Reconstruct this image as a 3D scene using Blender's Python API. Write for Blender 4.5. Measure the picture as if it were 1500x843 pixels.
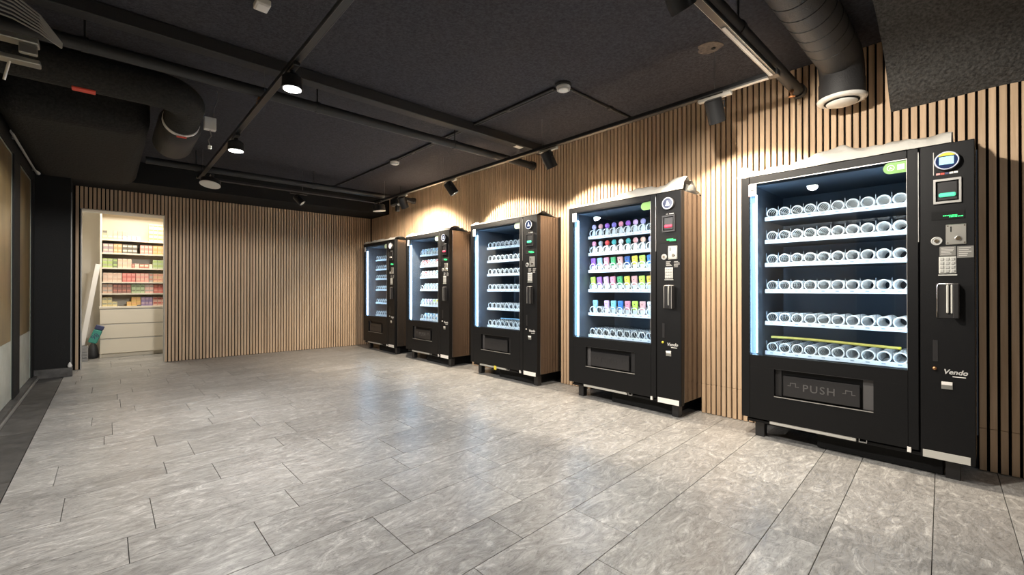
import bpy, bmesh, math, random
from mathutils import Vector, Matrix, noise as mnoise

random.seed(7)
for o in list(bpy.data.objects):
    bpy.data.objects.remove(o, do_unlink=True)
scene = bpy.context.scene
COL = scene.collection
R = math.radians

# ------------------------------------------------------------------ camera
CAM_H = 1.038
F_PX = 643.5
cam_d = bpy.data.cameras.new('camera')
cam_d.sensor_fit = 'HORIZONTAL'
cam_d.sensor_width = 36.0
cam_d.lens = 36.0 * F_PX / 1500.0
cam_d.clip_start = 0.02
cam_d.clip_end = 100
cam = bpy.data.objects.new('camera', cam_d)
COL.objects.link(cam)
cam.location = (0, 0, CAM_H)
cam.rotation_euler = (R(90.22), 0, R(-42.64))
scene.camera = cam

# ------------------------------------------------------------------ world, view
world = bpy.data.worlds.new('world')
scene.world = world
world.use_nodes = True
bg = world.node_tree.nodes['Background']
bg.inputs[0].default_value = (0.75, 0.85, 1.0, 1)
bg.inputs[1].default_value = 0.02
vs = scene.view_settings
vs.view_transform = 'Standard'
vs.look = 'None'
vs.exposure = 0.7
vs.gamma = 1.0
vs.use_curve_mapping = False

P_DOWN = 145.0      # track downlights
P_WALL = 80.0       # wall washing spots
P_STORE = 18.0      # store room panel
E_LED = 22.0         # vending machine tubes

# ------------------------------------------------------------------ layout
XW = 3.6776     # front of the slats of the right wall
YB = 7.933      # front of the slats of the back wall
XF = 3.322      # front plane of the vending machines
ZC = 2.642      # ceiling
ZS = 2.371      # top of the slats at the back
XL = -0.62      # left glazing
YN = -2.2       # near end of the room
M_Y = [1.1955, 2.788, 4.367, 5.980, 7.481]
M_W = 1.147
M_H = 1.825

# ------------------------------------------------------------------ materials
MATS = {}
def mat(name, color, rough=0.5, metal=0.0, spec=0.5, emit=None, estr=0.0, var=0.0, bump=0.0, bscale=200.0, coat=0.0, nscale=None, ncol=None, nst=(1, 1, 1), randoff=False, ior=None, ramp=(0.35, 0.65), rvar=0.0):
    if name in MATS:
        return MATS[name]
    m = bpy.data.materials.new(name)
    m.use_nodes = True
    nt = m.node_tree
    b = nt.nodes['Principled BSDF']
    b.inputs['Base Color'].default_value = (*color, 1)
    b.inputs['Roughness'].default_value = rough
    b.inputs['Metallic'].default_value = metal
    b.inputs['Specular IOR Level'].default_value = spec
    if ior: b.inputs['IOR'].default_value = ior
    if coat:
        b.inputs['Coat Weight'].default_value = coat
        b.inputs['Coat Roughness'].default_value = 0.1
    if emit:
        b.inputs['Emission Color'].default_value = (*emit, 1)
        b.inputs['Emission Strength'].default_value = estr
    vec = None
    if nscale or bump:
        tc = nt.nodes.new('ShaderNodeTexCoord')
        vec = tc.outputs['Object']
        if randoff:
            oi = nt.nodes.new('ShaderNodeObjectInfo')
            mul = nt.nodes.new('ShaderNodeVectorMath'); mul.operation = 'SCALE'
            mul.inputs[0].default_value = (31.7, 17.3, 23.1)
            nt.links.new(oi.outputs['Random'], mul.inputs['Scale'])
            add = nt.nodes.new('ShaderNodeVectorMath'); add.operation = 'ADD'
            nt.links.new(vec, add.inputs[0]); nt.links.new(mul.outputs[0], add.inputs[1])
            vec = add.outputs[0]
    col_out = None
    if nscale:
        mp = nt.nodes.new('ShaderNodeMapping')
        mp.inputs['Scale'].default_value = nst
        nt.links.new(vec, mp.inputs['Vector'])
        n = nt.nodes.new('ShaderNodeTexNoise')
        n.inputs['Scale'].default_value = nscale
        n.inputs['Detail'].default_value = 6
        n.inputs['Roughness'].default_value = 0.6
        nt.links.new(mp.outputs[0], n.inputs['Vector'])
        cr = nt.nodes.new('ShaderNodeValToRGB')
        cr.color_ramp.elements[0].position = ramp[0]
        cr.color_ramp.elements[1].position = ramp[1]
        cr.color_ramp.elements[0].color = (*color, 1)
        cr.color_ramp.elements[1].color = (*(ncol or [c * 1.3 for c in color]), 1)
        nt.links.new(n.outputs['Fac'], cr.inputs['Fac'])
        col_out = cr.outputs[0]
        if rvar:
            mr = nt.nodes.new('ShaderNodeMapRange')
            mr.inputs['To Min'].default_value = rough - rvar
            mr.inputs['To Max'].default_value = rough + rvar
            nt.links.new(n.outputs['Fac'], mr.inputs['Value'])
            nt.links.new(mr.outputs[0], b.inputs['Roughness'])
    if var:
        oi2 = nt.nodes.new('ShaderNodeObjectInfo')
        mr2 = nt.nodes.new('ShaderNodeMapRange')
        mr2.inputs['To Min'].default_value = 1 - var
        mr2.inputs['To Max'].default_value = 1 + var
        nt.links.new(oi2.outputs['Random'], mr2.inputs['Value'])
        hs = nt.nodes.new('ShaderNodeHueSaturation')
        hs.inputs['Color'].default_value = (*color, 1)
        nt.links.new(mr2.outputs[0], hs.inputs['Value'])
        if col_out: nt.links.new(col_out, hs.inputs['Color'])
        col_out = hs.outputs[0]
    if col_out:
        nt.links.new(col_out, b.inputs['Base Color'])
    if bump:
        bn = nt.nodes.new('ShaderNodeTexNoise')
        bn.inputs['Scale'].default_value = bscale
        bn.inputs['Detail'].default_value = 3
        nt.links.new(vec, bn.inputs['Vector'])
        bp = nt.nodes.new('ShaderNodeBump')
        bp.inputs['Strength'].default_value = bump
        bp.inputs['Distance'].default_value = 0.01
        nt.links.new(bn.outputs['Fac'], bp.inputs['Height'])
        nt.links.new(bp.outputs[0], b.inputs['Normal'])
    MATS[name] = m
    return m

def glass_mat(name, tint=(0.93, 0.96, 0.97), rough=0.0, ior=1.45):
    m = bpy.data.materials.new(name); m.use_nodes = True
    nt = m.node_tree
    for n in list(nt.nodes): nt.nodes.remove(n)
    out = nt.nodes.new('ShaderNodeOutputMaterial')
    tr = nt.nodes.new('ShaderNodeBsdfTransparent'); tr.inputs[0].default_value = (*tint, 1)
    gl = nt.nodes.new('ShaderNodeBsdfGlossy'); gl.inputs['Roughness'].default_value = rough
    # Schlick reflectance, the same on both faces of the thin pane
    geo = nt.nodes.new('ShaderNodeNewGeometry')
    dot = nt.nodes.new('ShaderNodeVectorMath'); dot.operation = 'DOT_PRODUCT'
    nt.links.new(geo.outputs['Incoming'], dot.inputs[0]); nt.links.new(geo.outputs['Normal'], dot.inputs[1])
    def mth(op, a, b):
        n = nt.nodes.new('ShaderNodeMath'); n.operation = op
        for k, v in enumerate((a, b)):
            if v is None: continue
            if isinstance(v, (int, float)): n.inputs[k].default_value = v
            else: nt.links.new(v, n.inputs[k])
        return n.outputs[0]
    f0 = ((ior - 1) / (ior + 1)) ** 2
    c = mth('ABSOLUTE', dot.outputs['Value'], None)
    p5 = mth('POWER', mth('SUBTRACT', 1.0, c), 5.0)
    fac = mth('ADD', mth('MULTIPLY', p5, 1 - f0), f0)
    mx = nt.nodes.new('ShaderNodeMixShader')
    nt.links.new(fac, mx.inputs[0]); nt.links.new(tr.outputs[0], mx.inputs[1]); nt.links.new(gl.outputs[0], mx.inputs[2])
    nt.links.new(mx.outputs[0], out.inputs[0])
    MATS[name] = m
    return m

def stone_mat():
    m = bpy.data.materials.new('stone_floor'); m.use_nodes = True
    nt = m.node_tree; L = nt.links
    b = nt.nodes['Principled BSDF']
    tc = nt.nodes.new('ShaderNodeTexCoord'); oi = nt.nodes.new('ShaderNodeObjectInfo')
    mul = nt.nodes.new('ShaderNodeVectorMath'); mul.operation = 'SCALE'; mul.inputs[0].default_value = (53.7, 37.3, 23.1)
    L.new(oi.outputs['Random'], mul.inputs['Scale'])
    add = nt.nodes.new('ShaderNodeVectorMath'); add.operation = 'ADD'
    L.new(tc.outputs['Object'], add.inputs[0]); L.new(mul.outputs[0], add.inputs[1])
    def noise(scale, st, detail, dist, rough=0.6):
        mp = nt.nodes.new('ShaderNodeMapping'); mp.inputs['Scale'].default_value = st
        L.new(add.outputs[0], mp.inputs['Vector'])
        n = nt.nodes.new('ShaderNodeTexNoise'); n.inputs['Scale'].default_value = scale
        n.inputs['Detail'].default_value = detail; n.inputs['Distortion'].default_value = dist
        n.inputs['Roughness'].default_value = rough
        L.new(mp.outputs[0], n.inputs['Vector'])
        return n.outputs['Fac']
    n0 = noise(2.3, (1.0, 1.9, 1), 3, 0.8)
    n1 = noise(5.0, (1.0, 2.1, 1), 9, 3.2, 0.72)
    cr = nt.nodes.new('ShaderNodeValToRGB'); e = cr.color_ramp.elements
    e[0].position = 0.33; e[0].color = (0.235, 0.227, 0.214, 1)
    e[1].position = 0.68; e[1].color = (0.585, 0.573, 0.545, 1)
    k = e.new(0.47); k.color = (0.325, 0.315, 0.30, 1)
    k = e.new(0.55); k.color = (0.378, 0.368, 0.352, 1)
    L.new(n1, cr.inputs['Fac'])
    # dark thin veins
    n2 = noise(5.0, (1.0, 3.4, 1), 5, 2.4)
    sub = nt.nodes.new('ShaderNodeMath'); sub.operation = 'SUBTRACT'; sub.inputs[1].default_value = 0.5
    L.new(n2, sub.inputs[0])
    ab = nt.nodes.new('ShaderNodeMath'); ab.operation = 'ABSOLUTE'; L.new(sub.outputs[0], ab.inputs[0])
    mr = nt.nodes.new('ShaderNodeMapRange'); mr.inputs['From Min'].default_value = 0.0; mr.inputs['From Max'].default_value = 0.03
    mr.inputs['To Min'].default_value = 0.72; mr.inputs['To Max'].default_value = 1.0
    L.new(ab.outputs[0], mr.inputs['Value'])
    # small dark flecks
    n3 = noise(38.0, (0.7, 2.2, 1), 3, 0.3)
    mr3 = nt.nodes.new('ShaderNodeMapRange'); mr3.inputs['From Min'].default_value = 0.30; mr3.inputs['From Max'].default_value = 0.42
    mr3.inputs['To Min'].default_value = 0.74; mr3.inputs['To Max'].default_value = 1.0
    L.new(n3, mr3.inputs['Value'])
    mm = nt.nodes.new('ShaderNodeMath'); mm.operation = 'MULTIPLY'; L.new(mr.outputs[0], mm.inputs[0]); L.new(mr3.outputs[0], mm.inputs[1])
    mr0 = nt.nodes.new('ShaderNodeMapRange'); mr0.inputs['From Min'].default_value = 0.3; mr0.inputs['From Max'].default_value = 0.7; mr0.inputs['To Min'].default_value = 0.86; mr0.inputs['To Max'].default_value = 1.12
    L.new(n0, mr0.inputs['Value'])
    rv = nt.nodes.new('ShaderNodeMapRange'); rv.inputs['To Min'].default_value = 0.90; rv.inputs['To Max'].default_value = 1.09
    L.new(oi.outputs['Random'], rv.inputs['Value'])
    m2 = nt.nodes.new('ShaderNodeMath'); m2.operation = 'MULTIPLY'; L.new(mm.outputs[0], m2.inputs[0]); L.new(rv.outputs[0], m2.inputs[1])
    m5 = nt.nodes.new('ShaderNodeMath'); m5.operation = 'MULTIPLY'; L.new(m2.outputs[0], m5.inputs[0]); L.new(mr0.outputs[0], m5.inputs[1])
    hs = nt.nodes.new('ShaderNodeHueSaturation'); L.new(cr.outputs[0], hs.inputs['Color']); L.new(m5.outputs[0], hs.inputs['Value'])
    L.new(hs.outputs[0], b.inputs['Base Color'])
    mr4 = nt.nodes.new('ShaderNodeMapRange'); mr4.inputs['To Min'].default_value = 0.22; mr4.inputs['To Max'].default_value = 0.46
    L.new(n1, mr4.inputs['Value']); L.new(mr4.outputs[0], b.inputs['Roughness'])
    b.inputs['Specular IOR Level'].default_value = 0.42
    bp = nt.nodes.new('ShaderNodeBump'); bp.inputs['Strength'].default_value = 0.06; bp.inputs['Distance'].default_value = 0.004
    L.new(n3, bp.inputs['Height']); L.new(bp.outputs[0], b.inputs['Normal'])
    MATS['stone_floor'] = m
    return m

STONE = stone_mat()
GLASS = glass_mat('machine_glass')
WGLASS = glass_mat('window_glass', (0.95, 0.97, 0.94))
FILM = glass_mat('clear_film', (0.8, 0.85, 0.88), 0.15, 1.6)
GROUT = mat('grout', (0.10, 0.095, 0.09), 0.9)
DARKSTONE = mat('dark_stone', (0.050, 0.048, 0.046), 0.5, var=0.15, nscale=9, ncol=(0.11, 0.105, 0.10), randoff=True)
OAK = mat('oak_slat', (0.545, 0.376, 0.240), 0.55, var=0.09, nscale=14, ncol=(0.68, 0.497, 0.332), nst=(3, 3, 0.16), randoff=True, spec=0.3)
FELT = mat('black_felt', (0.010, 0.008, 0.007), 0.95, spec=0.1)
CEIL = mat('black_ceiling', (0.034, 0.034, 0.041), 0.85, spec=0.2, nscale=60, ncol=(0.063, 0.062, 0.073), bump=0.5, bscale=90)
BLACKW = mat('black_paint', (0.016, 0.016, 0.016), 0.8, spec=0.25, bump=0.3, bscale=120)
INSUL = mat('black_insulation', (0.030, 0.029, 0.028), 0.75, spec=0.35, nscale=70, ncol=(0.085, 0.082, 0.078), bump=1.0, bscale=55)
CASING = mat('black_casing', (0.016, 0.016, 0.015), 0.8, spec=0.25, nscale=70, ncol=(0.03, 0.029, 0.027), bump=0.8, bscale=55)
PIPE = mat('pipe_black', (0.025, 0.025, 0.026), 0.55)
DUCT = mat('duct_black', (0.030, 0.029, 0.030), 0.6, bump=0.25, bscale=160)
TRACK = mat('track_black', (0.018, 0.018, 0.019), 0.35)
RAILE = mat('rail_edge_sheen', (0.16, 0.155, 0.15), 0.4, metal=0.5)
TRACKW = mat('track_edge', (0.62, 0.58, 0.52), 0.4)
WIRE = mat('wire_grey', (0.30, 0.30, 0.30), 0.4, metal=0.6)
CABLE = mat('cable_grey', (0.50, 0.49, 0.46), 0.5)
WHITE = mat('white_plastic', (0.80, 0.78, 0.74), 0.45)
BRASS = mat('copper', (0.72, 0.36, 0.18), 0.3, metal=0.9)
STEEL = mat('steel', (0.55, 0.54, 0.50), 0.32, metal=0.85)
CHROME = mat('chrome', (0.80, 0.80, 0.82), 0.15, metal=1.0)
MBLACK = mat('machine_black', (0.0060, 0.0060, 0.0066), 0.46, spec=0.22, bump=0.12, bscale=420)
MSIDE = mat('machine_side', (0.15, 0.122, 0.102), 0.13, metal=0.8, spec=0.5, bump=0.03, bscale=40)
MGAP = mat('machine_gap', (0.004, 0.004, 0.004), 0.9)
LINER = mat('liner_grey', (0.10, 0.118, 0.15), 0.45, spec=0.5)
RAIL = mat('price_rail', (0.80, 0.84, 0.88), 0.4)
RAILMARK = mat('price_mark', (0.35, 0.42, 0.5), 0.5)
COILW = mat('coil_white', (0.88, 0.89, 0.90), 0.35)
DIVID = mat('divider_grey', (0.22, 0.24, 0.27), 0.4, metal=0.4)
FLAP = mat('flap_black', (0.020, 0.019, 0.020), 0.38)
SHEENG = mat('sheen_grey', (0.105, 0.10, 0.10), 0.3)  # grey tone that paints glints and reflections on black parts
LIPM = mat('lip_metal', (0.48, 0.47, 0.45), 0.35, metal=0.6)
STRIP = mat('base_strip', (0.52, 0.51, 0.47), 0.5)
LEDM = mat('led_tube', (0.9, 0.95, 1.0), 0.4, emit=(0.44, 0.72, 1.0), estr=E_LED)
LEDC = mat('led_blue_glow', (0.3, 0.5, 0.8), 0.4, emit=(0.26, 0.52, 0.95), estr=0.55)
PAPER = mat('paper_white', (0.85, 0.82, 0.78), 0.6)
BRANDG = mat('brand_grey', (0.52, 0.51, 0.49), 0.5)
PINKP = mat('paper_pink', (0.75, 0.35, 0.33), 0.6)
GREENP = mat('sticker_green', (0.22, 0.46, 0.12), 0.5)
PGREEN = mat('sticker_pale_green', (0.48, 0.62, 0.42), 0.5)
DARKG = mat('dark_print', (0.05, 0.05, 0.05), 0.5)
SHEET = mat('plastic_sheet', (0.64, 0.62, 0.57), 0.30, spec=0.6, bump=0.6, bscale=22)
GLOWG = mat('glow_green', (0.02, 0.3, 0.08), 0.4, emit=(0.04, 0.9, 0.22), estr=1.1)
GLOWG2 = mat('glow_bezel_green', (0.05, 0.45, 0.28), 0.4, emit=(0.15, 0.9, 0.5), estr=0.45)
GLOWR = mat('glow_bezel_red', (0.5, 0.03, 0.05), 0.4, emit=(1.0, 0.05, 0.12), estr=0.9)
SCREENB = mat('screen_blue', (0.3, 0.7, 0.8), 0.3, emit=(0.35, 0.80, 0.95), estr=0.5)
SCREEND = mat('screen_dark', (0.01, 0.015, 0.04), 0.15, emit=(0.02, 0.035, 0.10), estr=0.5)
ICONW = mat('icon_white', (0.7, 0.75, 0.9), 0.3, emit=(0.75, 0.85, 1.0), estr=0.8)
YELLOW = mat('yellow_plastic', (0.75, 0.62, 0.05), 0.45)
YTUBE = mat('yellow_tube', (0.62, 0.50, 0.10), 0.5)
KEYM = mat('key_grey', (0.45, 0.45, 0.43), 0.4, metal=0.3)
KEYP = mat('keypad_plate', (0.62, 0.62, 0.58), 0.4, metal=0.3)
NOTICE = mat('notice_grey', (0.17, 0.165, 0.15), 0.5)
NOTICE2 = mat('notice_lines', (0.55, 0.53, 0.5), 0.5)
RINGW = mat('reader_ring', (0.62, 0.66, 0.78), 0.35)
CREAM = mat('store_white', (0.80, 0.755, 0.67), 0.7)
CABW = mat('cabinet_cream', (0.78, 0.71, 0.58), 0.45)
GREYLIN = mat('lining_grey', (0.48, 0.47, 0.45), 0.6)
LENS = mat('lamp_lens', (0.9, 0.9, 0.88), 0.4, emit=(1.0, 0.97, 0.92), estr=14.0)
LENSW = mat('spot_lens', (0.9, 0.85, 0.75), 0.4, emit=(1.0, 0.86, 0.66), estr=6.0)
LENSOFF = mat('lamp_diffuser', (0.82, 0.79, 0.72), 0.5)
PANELL = mat('ceiling_panel_lamp', (0.9, 0.9, 0.85), 0.5, emit=(1.0, 0.92, 0.78), estr=1.5)
BROWNB = mat('brown_film', (0.23, 0.16, 0.07), 0.35, nscale=5, ncol=(0.12, 0.088, 0.045), nst=(1, 1, 0.25))
FROST = mat('frosted_film', (0.38, 0.39, 0.34), 0.5, nscale=6, ncol=(0.48, 0.49, 0.44))
FRAMEG = mat('glass_edge', (0.35, 0.40, 0.34), 0.3)
TEAL = mat('bag_teal', (0.05, 0.30, 0.24), 0.5)
NAVY = mat('bag_navy', (0.04, 0.05, 0.13), 0.5)
CRATE = mat('crate_grey', (0.30, 0.30, 0.30), 0.6)
REDTAG = mat('red_tag', (0.75, 0.08, 0.05), 0.5)
PATCH = mat('plaster_patch', (0.20, 0.16, 0.13), 0.9, nscale=30, ncol=(0.09, 0.075, 0.065))

# ------------------------------------------------------------------ helpers
class MB:
    def __init__(s):
        s.v = []; s.f = []; s.sm = []
    def add(s, vs, fs, smooth=False):
        n = len(s.v); s.v += [tuple(p) for p in vs]
        s.f += [tuple(i + n for i in f) for f in fs]
        s.sm += [smooth] * len(fs)
        return s
    def box(s, x0, x1, y0, y1, z0, z1):
        vs = [(x0, y0, z0), (x1, y0, z0), (x1, y1, z0), (x0, y1, z0), (x0, y0, z1), (x1, y0, z1), (x1, y1, z1), (x0, y1, z1)]
        return s.add(vs, [(3, 2, 1, 0), (4, 5, 6, 7), (0, 1, 5, 4), (1, 2, 6, 5), (2, 3, 7, 6), (3, 0, 4, 7)])
    def cbox(s, x0, x1, y0, y1, z0, z1, c=0.004):
        # box with chamfered edges
        C = [(x0 + x1) / 2, (y0 + y1) / 2, (z0 + z1) / 2]
        H = [(x1 - x0) / 2, (y1 - y0) / 2, (z1 - z0) / 2]
        c = min(c, min(H) * 0.9)
        idx = {}; vs = []
        for sx in (-1, 1):
            for sy in (-1, 1):
                for sz in (-1, 1):
                    for a in range(3):
                        p = [H[0] - c, H[1] - c, H[2] - c]
                        p[a] = H[a]
                        idx[(sx, sy, sz, a)] = len(vs)
                        vs.append((C[0] + sx * p[0], C[1] + sy * p[1], C[2] + sz * p[2]))
        fs = []
        def quad(ids):
            P = [Vector(vs[i]) for i in ids]
            n = (P[1] - P[0]).cross(P[2] - P[0])
            m = sum(P, Vector()) / len(P) - Vector(C)
            fs.append(tuple(ids) if n.dot(m) > 0 else tuple(reversed(ids)))
        for a in range(3):
            b, d = (a + 1) % 3, (a + 2) % 3
            for sa in (-1, 1):
                ids = []
                for sb, sd in ((-1, -1), (1, -1), (1, 1), (-1, 1)):
                    k = [0, 0, 0]; k[a] = sa; k[b] = sb; k[d] = sd
                    ids.append(idx[(*k, a)])
                quad(ids)
        for a in range(3):
            b, d = (a + 1) % 3, (a + 2) % 3
            for sb in (-1, 1):
                for sd in (-1, 1):
                    ids = []
                    for sa, ax in ((-1, b), (1, b), (1, d), (-1, d)):
                        k = [0, 0, 0]; k[a] = sa; k[b] = sb; k[d] = sd
                        ids.append(idx[(*k, ax)])
                    quad(ids)
        for sx in (-1, 1):
            for sy in (-1, 1):
                for sz in (-1, 1):
                    quad([idx[(sx, sy, sz, a)] for a in range(3)])
        return s.add(vs, fs)
    def cyl(s, p0, p1, r0, r1=None, n=20, cap=True):
        r1 = r0 if r1 is None else r1
        p0, p1 = Vector(p0), Vector(p1)
        ax = (p1 - p0).normalized()
        t = Vector((0, 0, 1)) if abs(ax.z) < 0.9 else Vector((1, 0, 0))
        a = ax.cross(t).normalized(); b = ax.cross(a)
        vs = []
        for p, r in ((p0, r0), (p1, r1)):
            for i in range(n):
                g = 2 * math.pi * i / n
                vs.append(p + (a * math.cos(g) + b * math.sin(g)) * r)
        fs = [(i, n + i, n + (i + 1) % n, (i + 1) % n) for i in range(n)]
        s.add(vs, fs, True)
        if cap:
            s.add(vs[:n], [tuple(range(n))]); s.add(vs[n:], [tuple(reversed(range(n)))])
        return s
    def tube(s, path, r, n=8, cap=True):
        path = [Vector(p) for p in path]
        m = len(path); vs = []
        up = None
        rr = r if isinstance(r, (list, tuple)) else [r] * m
        for i, p in enumerate(path):
            d = (path[min(i + 1, m - 1)] - path[max(i - 1, 0)]).normalized()
            if up is None:
                t = Vector((0, 0, 1)) if abs(d.z) < 0.9 else Vector((1, 0, 0))
                up = (t - d * t.dot(d)).normalized()
            else:
                up = (up - d * up.dot(d)).normalized()
            b = d.cross(up)
            for k in range(n):
                g = 2 * math.pi * k / n
                vs.append(p + (up * math.cos(g) + b * math.sin(g)) * rr[i])
        fs = []
        for i in range(m - 1):
            for k in range(n):
                fs.append((i * n + k, i * n + (k + 1) % n, (i + 1) * n + (k + 1) % n, (i + 1) * n + k))
        s.add(vs, fs, True)
        if cap:
            s.add(vs[:n], [tuple(reversed(range(n)))]); s.add(vs[-n:], [tuple(range(n))])
        return s
    def lathe(s, prof, n=16, center=(0, 0, 0), axis='z', sx=1.0, sy=1.0):
        vs = []; m = len(prof)
        for r, z in prof:
            for k in range(n):
                g = 2 * math.pi * k / n
                p = (r * math.cos(g) * sx, r * math.sin(g) * sy, z)
                if axis == 'y': p = (p[0], z, -p[1])
                if axis == 'x': p = (z, p[0], p[1])
                vs.append((p[0] + center[0], p[1] + center[1], p[2] + center[2]))
        fs = []
        for i in range(m - 1):
            for k in range(n):
                fs.append((i * n + k, i * n + (k + 1) % n, (i + 1) * n + (k + 1) % n, (i + 1) * n + k))
        s.add(vs, fs, True)
        s.add(vs[:n], [tuple(reversed(range(n)))]); s.add(vs[-n:], [tuple(range(n))])
        return s
    def prism(s, prof, axis, a0, a1):
        # prof: 2D polygon; axis 'y': (x,z) swept along y ; 'x': (y,z) along x ; 'z': (x,y) along z
        n = len(prof); vs = []
        for a in (a0, a1):
            for p in prof:
                vs.append({'y': (p[0], a, p[1]), 'x': (a, p[0], p[1]), 'z': (p[0], p[1], a)}[axis])
        fs = [(i, (i + 1) % n, n + (i + 1) % n, n + i) for i in range(n)] + [tuple(reversed(range(n))), tuple(range(n, 2 * n))]
        return s.add(vs, fs)
    def mesh(s, name, m):
        me = bpy.data.meshes.new(name)
        me.from_pydata(s.v, [], s.f); me.validate()
        bm = bmesh.new(); bm.from_mesh(me); bmesh.ops.recalc_face_normals(bm, faces=bm.faces); bm.to_mesh(me); bm.free()
        if len(me.polygons) == len(s.sm):
            me.polygons.foreach_set('use_smooth', s.sm)
        if m: me.materials.append(m)
        return me
    def build(s, name, m, parent=None, loc=None):
        return link(name, s.mesh(name, m), parent, loc)

def link(name, me, parent=None, loc=None, rot=None):
    o = bpy.data.objects.new(name, me)
    COL.objects.link(o)
    if parent: o.parent = parent
    if loc: o.location = loc
    if rot: o.rotation_euler = rot
    return o
def tag(o, label, cat, group=None, kind=None):
    if label: o['label'] = label
    if cat: o['category'] = cat
    if group: o['group'] = group
    if kind: o['kind'] = kind
    return o
def struct(o, label=None):
    o['kind'] = 'structure'
    if label: o['label'] = label
    return o
def thing(name, label, cat, loc=(0, 0, 0), rot=(0, 0, 0), group=None):
    o = bpy.data.objects.new(name, None); COL.objects.link(o)
    o.empty_display_size = 0.1
    o.location = loc; o.rotation_euler = rot
    return tag(o, label, cat, group)
def B(*a): return MB().box(*a)
def CB(*a, c=0.004): return MB().cbox(*a, c=c)

def text_mesh(name, txt, size, m, ext=0.001, shear=0.0, offset=0.0, space=1.0):
    cu = bpy.data.curves.new('txt', 'FONT')
    cu.body = txt; cu.size = size; cu.extrude = ext; cu.shear = shear; cu.offset = offset
    cu.align_x = 'CENTER'; cu.align_y = 'CENTER'; cu.resolution_u = 3; cu.space_character = space
    ob = bpy.data.objects.new('txt', cu); COL.objects.link(ob)
    bpy.context.view_layer.update()
    dg = bpy.context.evaluated_depsgraph_get()
    me = bpy.data.meshes.new_from_object(ob.evaluated_get(dg))
    me.name = name
    bpy.data.objects.remove(ob); bpy.data.curves.remove(cu)
    me.materials.clear(); me.materials.append(m)
    return me

ORD = ['first', 'second', 'third', 'fourth', 'fifth', 'sixth', 'seventh', 'eighth', 'ninth', 'tenth', 'eleventh', 'twelfth', 'thirteenth', 'fourteenth']

def light(name, kind, loc, power, color, parent=None, rot=None, **kw):
    ld = bpy.data.lights.new(name, kind)
    ld.energy = power; ld.color = color
    for k, v in kw.items(): setattr(ld, k, v)
    o = bpy.data.objects.new(name, ld); COL.objects.link(o)
    if parent: o.parent = parent
    o.location = loc
    if rot: o.rotation_euler = rot
    return o

# ================================================================== STRUCTURE
# ---- floor with stone tiles
floor = struct(B(-0.80, 4.6, YN - 0.1, 9.7, -0.10, -0.012).build('floor', GROUT))
ROWS = [-2.14, -1.83, -1.53, -1.14, -0.92, -0.60, -0.22, 0.03, 0.35, 0.54, 0.95, 1.25, 1.48, 1.86, 2.20, 2.44, 2.82, 3.12, 3.35, 3.70]
PH = {0.03: 2.40, 0.35: 2.12, 0.54: 2.00, 0.95: 1.62, 1.25: 1.275, 1.48: 0.89, 1.86: 0.483, 2.20: 0.064, 2.44: 0.157, 2.82: 0.46, 3.12: 0.25, 3.35: 0.405}
cyc = [0.30, 0.23, 0.39]; i = 0
while ROWS[-1] < 9.3:
    ROWS.append(round(ROWS[-1] + cyc[i % 3], 3)); i += 1
SHEAR = 0.052
TL = 0.613
X0T, X1T = -0.38, XW + 0.04
def tile(name, xa, xb, ya, yb, shear, m, parent, top=0.0, dep=0.012, g=0.0013):
    cx, cy = (xa + xb) / 2, (ya + yb) / 2
    c = 0.001
    hx, hy = (xb - xa) / 2 - g, (yb - ya) / 2 - g
    mb = MB()
    def ring(ix, z):
        return [(sx * (hx - ix), sy * (hy - ix) + shear * sx * (hx - ix), z) for sx, sy in ((-1, -1), (1, -1), (1, 1), (-1, 1))]
    vs = ring(0, -dep) + ring(0, -c) + ring(c, 0)
    fs = [(8, 9, 10, 11)]
    for l in (0, 4):
        for k in range(4):
            fs.append((l + k, l + (k + 1) % 4, l + 4 + (k + 1) % 4, l + 4 + k))
    mb.add(vs, fs)
    return mb.build(name, m, parent, (cx, cy + shear * cx, top))
for a, b in zip(ROWS[:-1], ROWS[1:]):
    if a > 9.2: break
    ph = PH.get(a, random.uniform(0, TL))
    xs = [X0T]
    k = math.ceil((X0T - ph) / TL)
    while ph + k * TL < X1T - 0.03:
        if ph + k * TL > X0T + 0.03: xs.append(ph + k * TL)
        k += 1
    xs.append(X1T)
    for xa, xb in zip(xs[:-1], xs[1:]):
        if a + SHEAR * xa > YB + 0.1 and xa > 1.9: continue
        if b + SHEAR * (xa + xb) / 2 < YN: continue
        tile('floor_tile', xa, xb, a, b, SHEAR, STONE, floor)
# dark border planks along the glazing
y = YN + 0.02
while y < 7.40:
    y2 = min(y + 1.15, 7.44)
    tile('border_plank', XL + 0.045, X0T - 0.002, y, y2, 0.0, DARKSTONE, floor)
    y = y2

# ---- ceiling
ceiling = struct(B(-0.80, 4.6, YN - 0.1, YB + 0.2, ZC, ZC + 0.1).build('ceiling', CEIL))
pv = []
for k in range(22):
    g = 2 * math.pi * k / 22
    r = 0.075 * (1 + 0.35 * mnoise.noise(Vector((math.cos(g) * 1.3, math.sin(g) * 1.3, 3.1))))
    pv.append((2.93 + r * 1.1 * math.cos(g), 1.255 + r * math.sin(g)))
MB().prism(pv, 'z', ZC - 0.003, ZC + 0.001).build('bare_patch', PATCH, ceiling)['label'] = 'bare brownish plaster patch with a hole'
MB().cyl((2.955, 1.235, ZC - 0.006), (2.955, 1.235, ZC - 0.002), 0.014, n=10).build('drill_hole', MGAP, ceiling)

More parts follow.
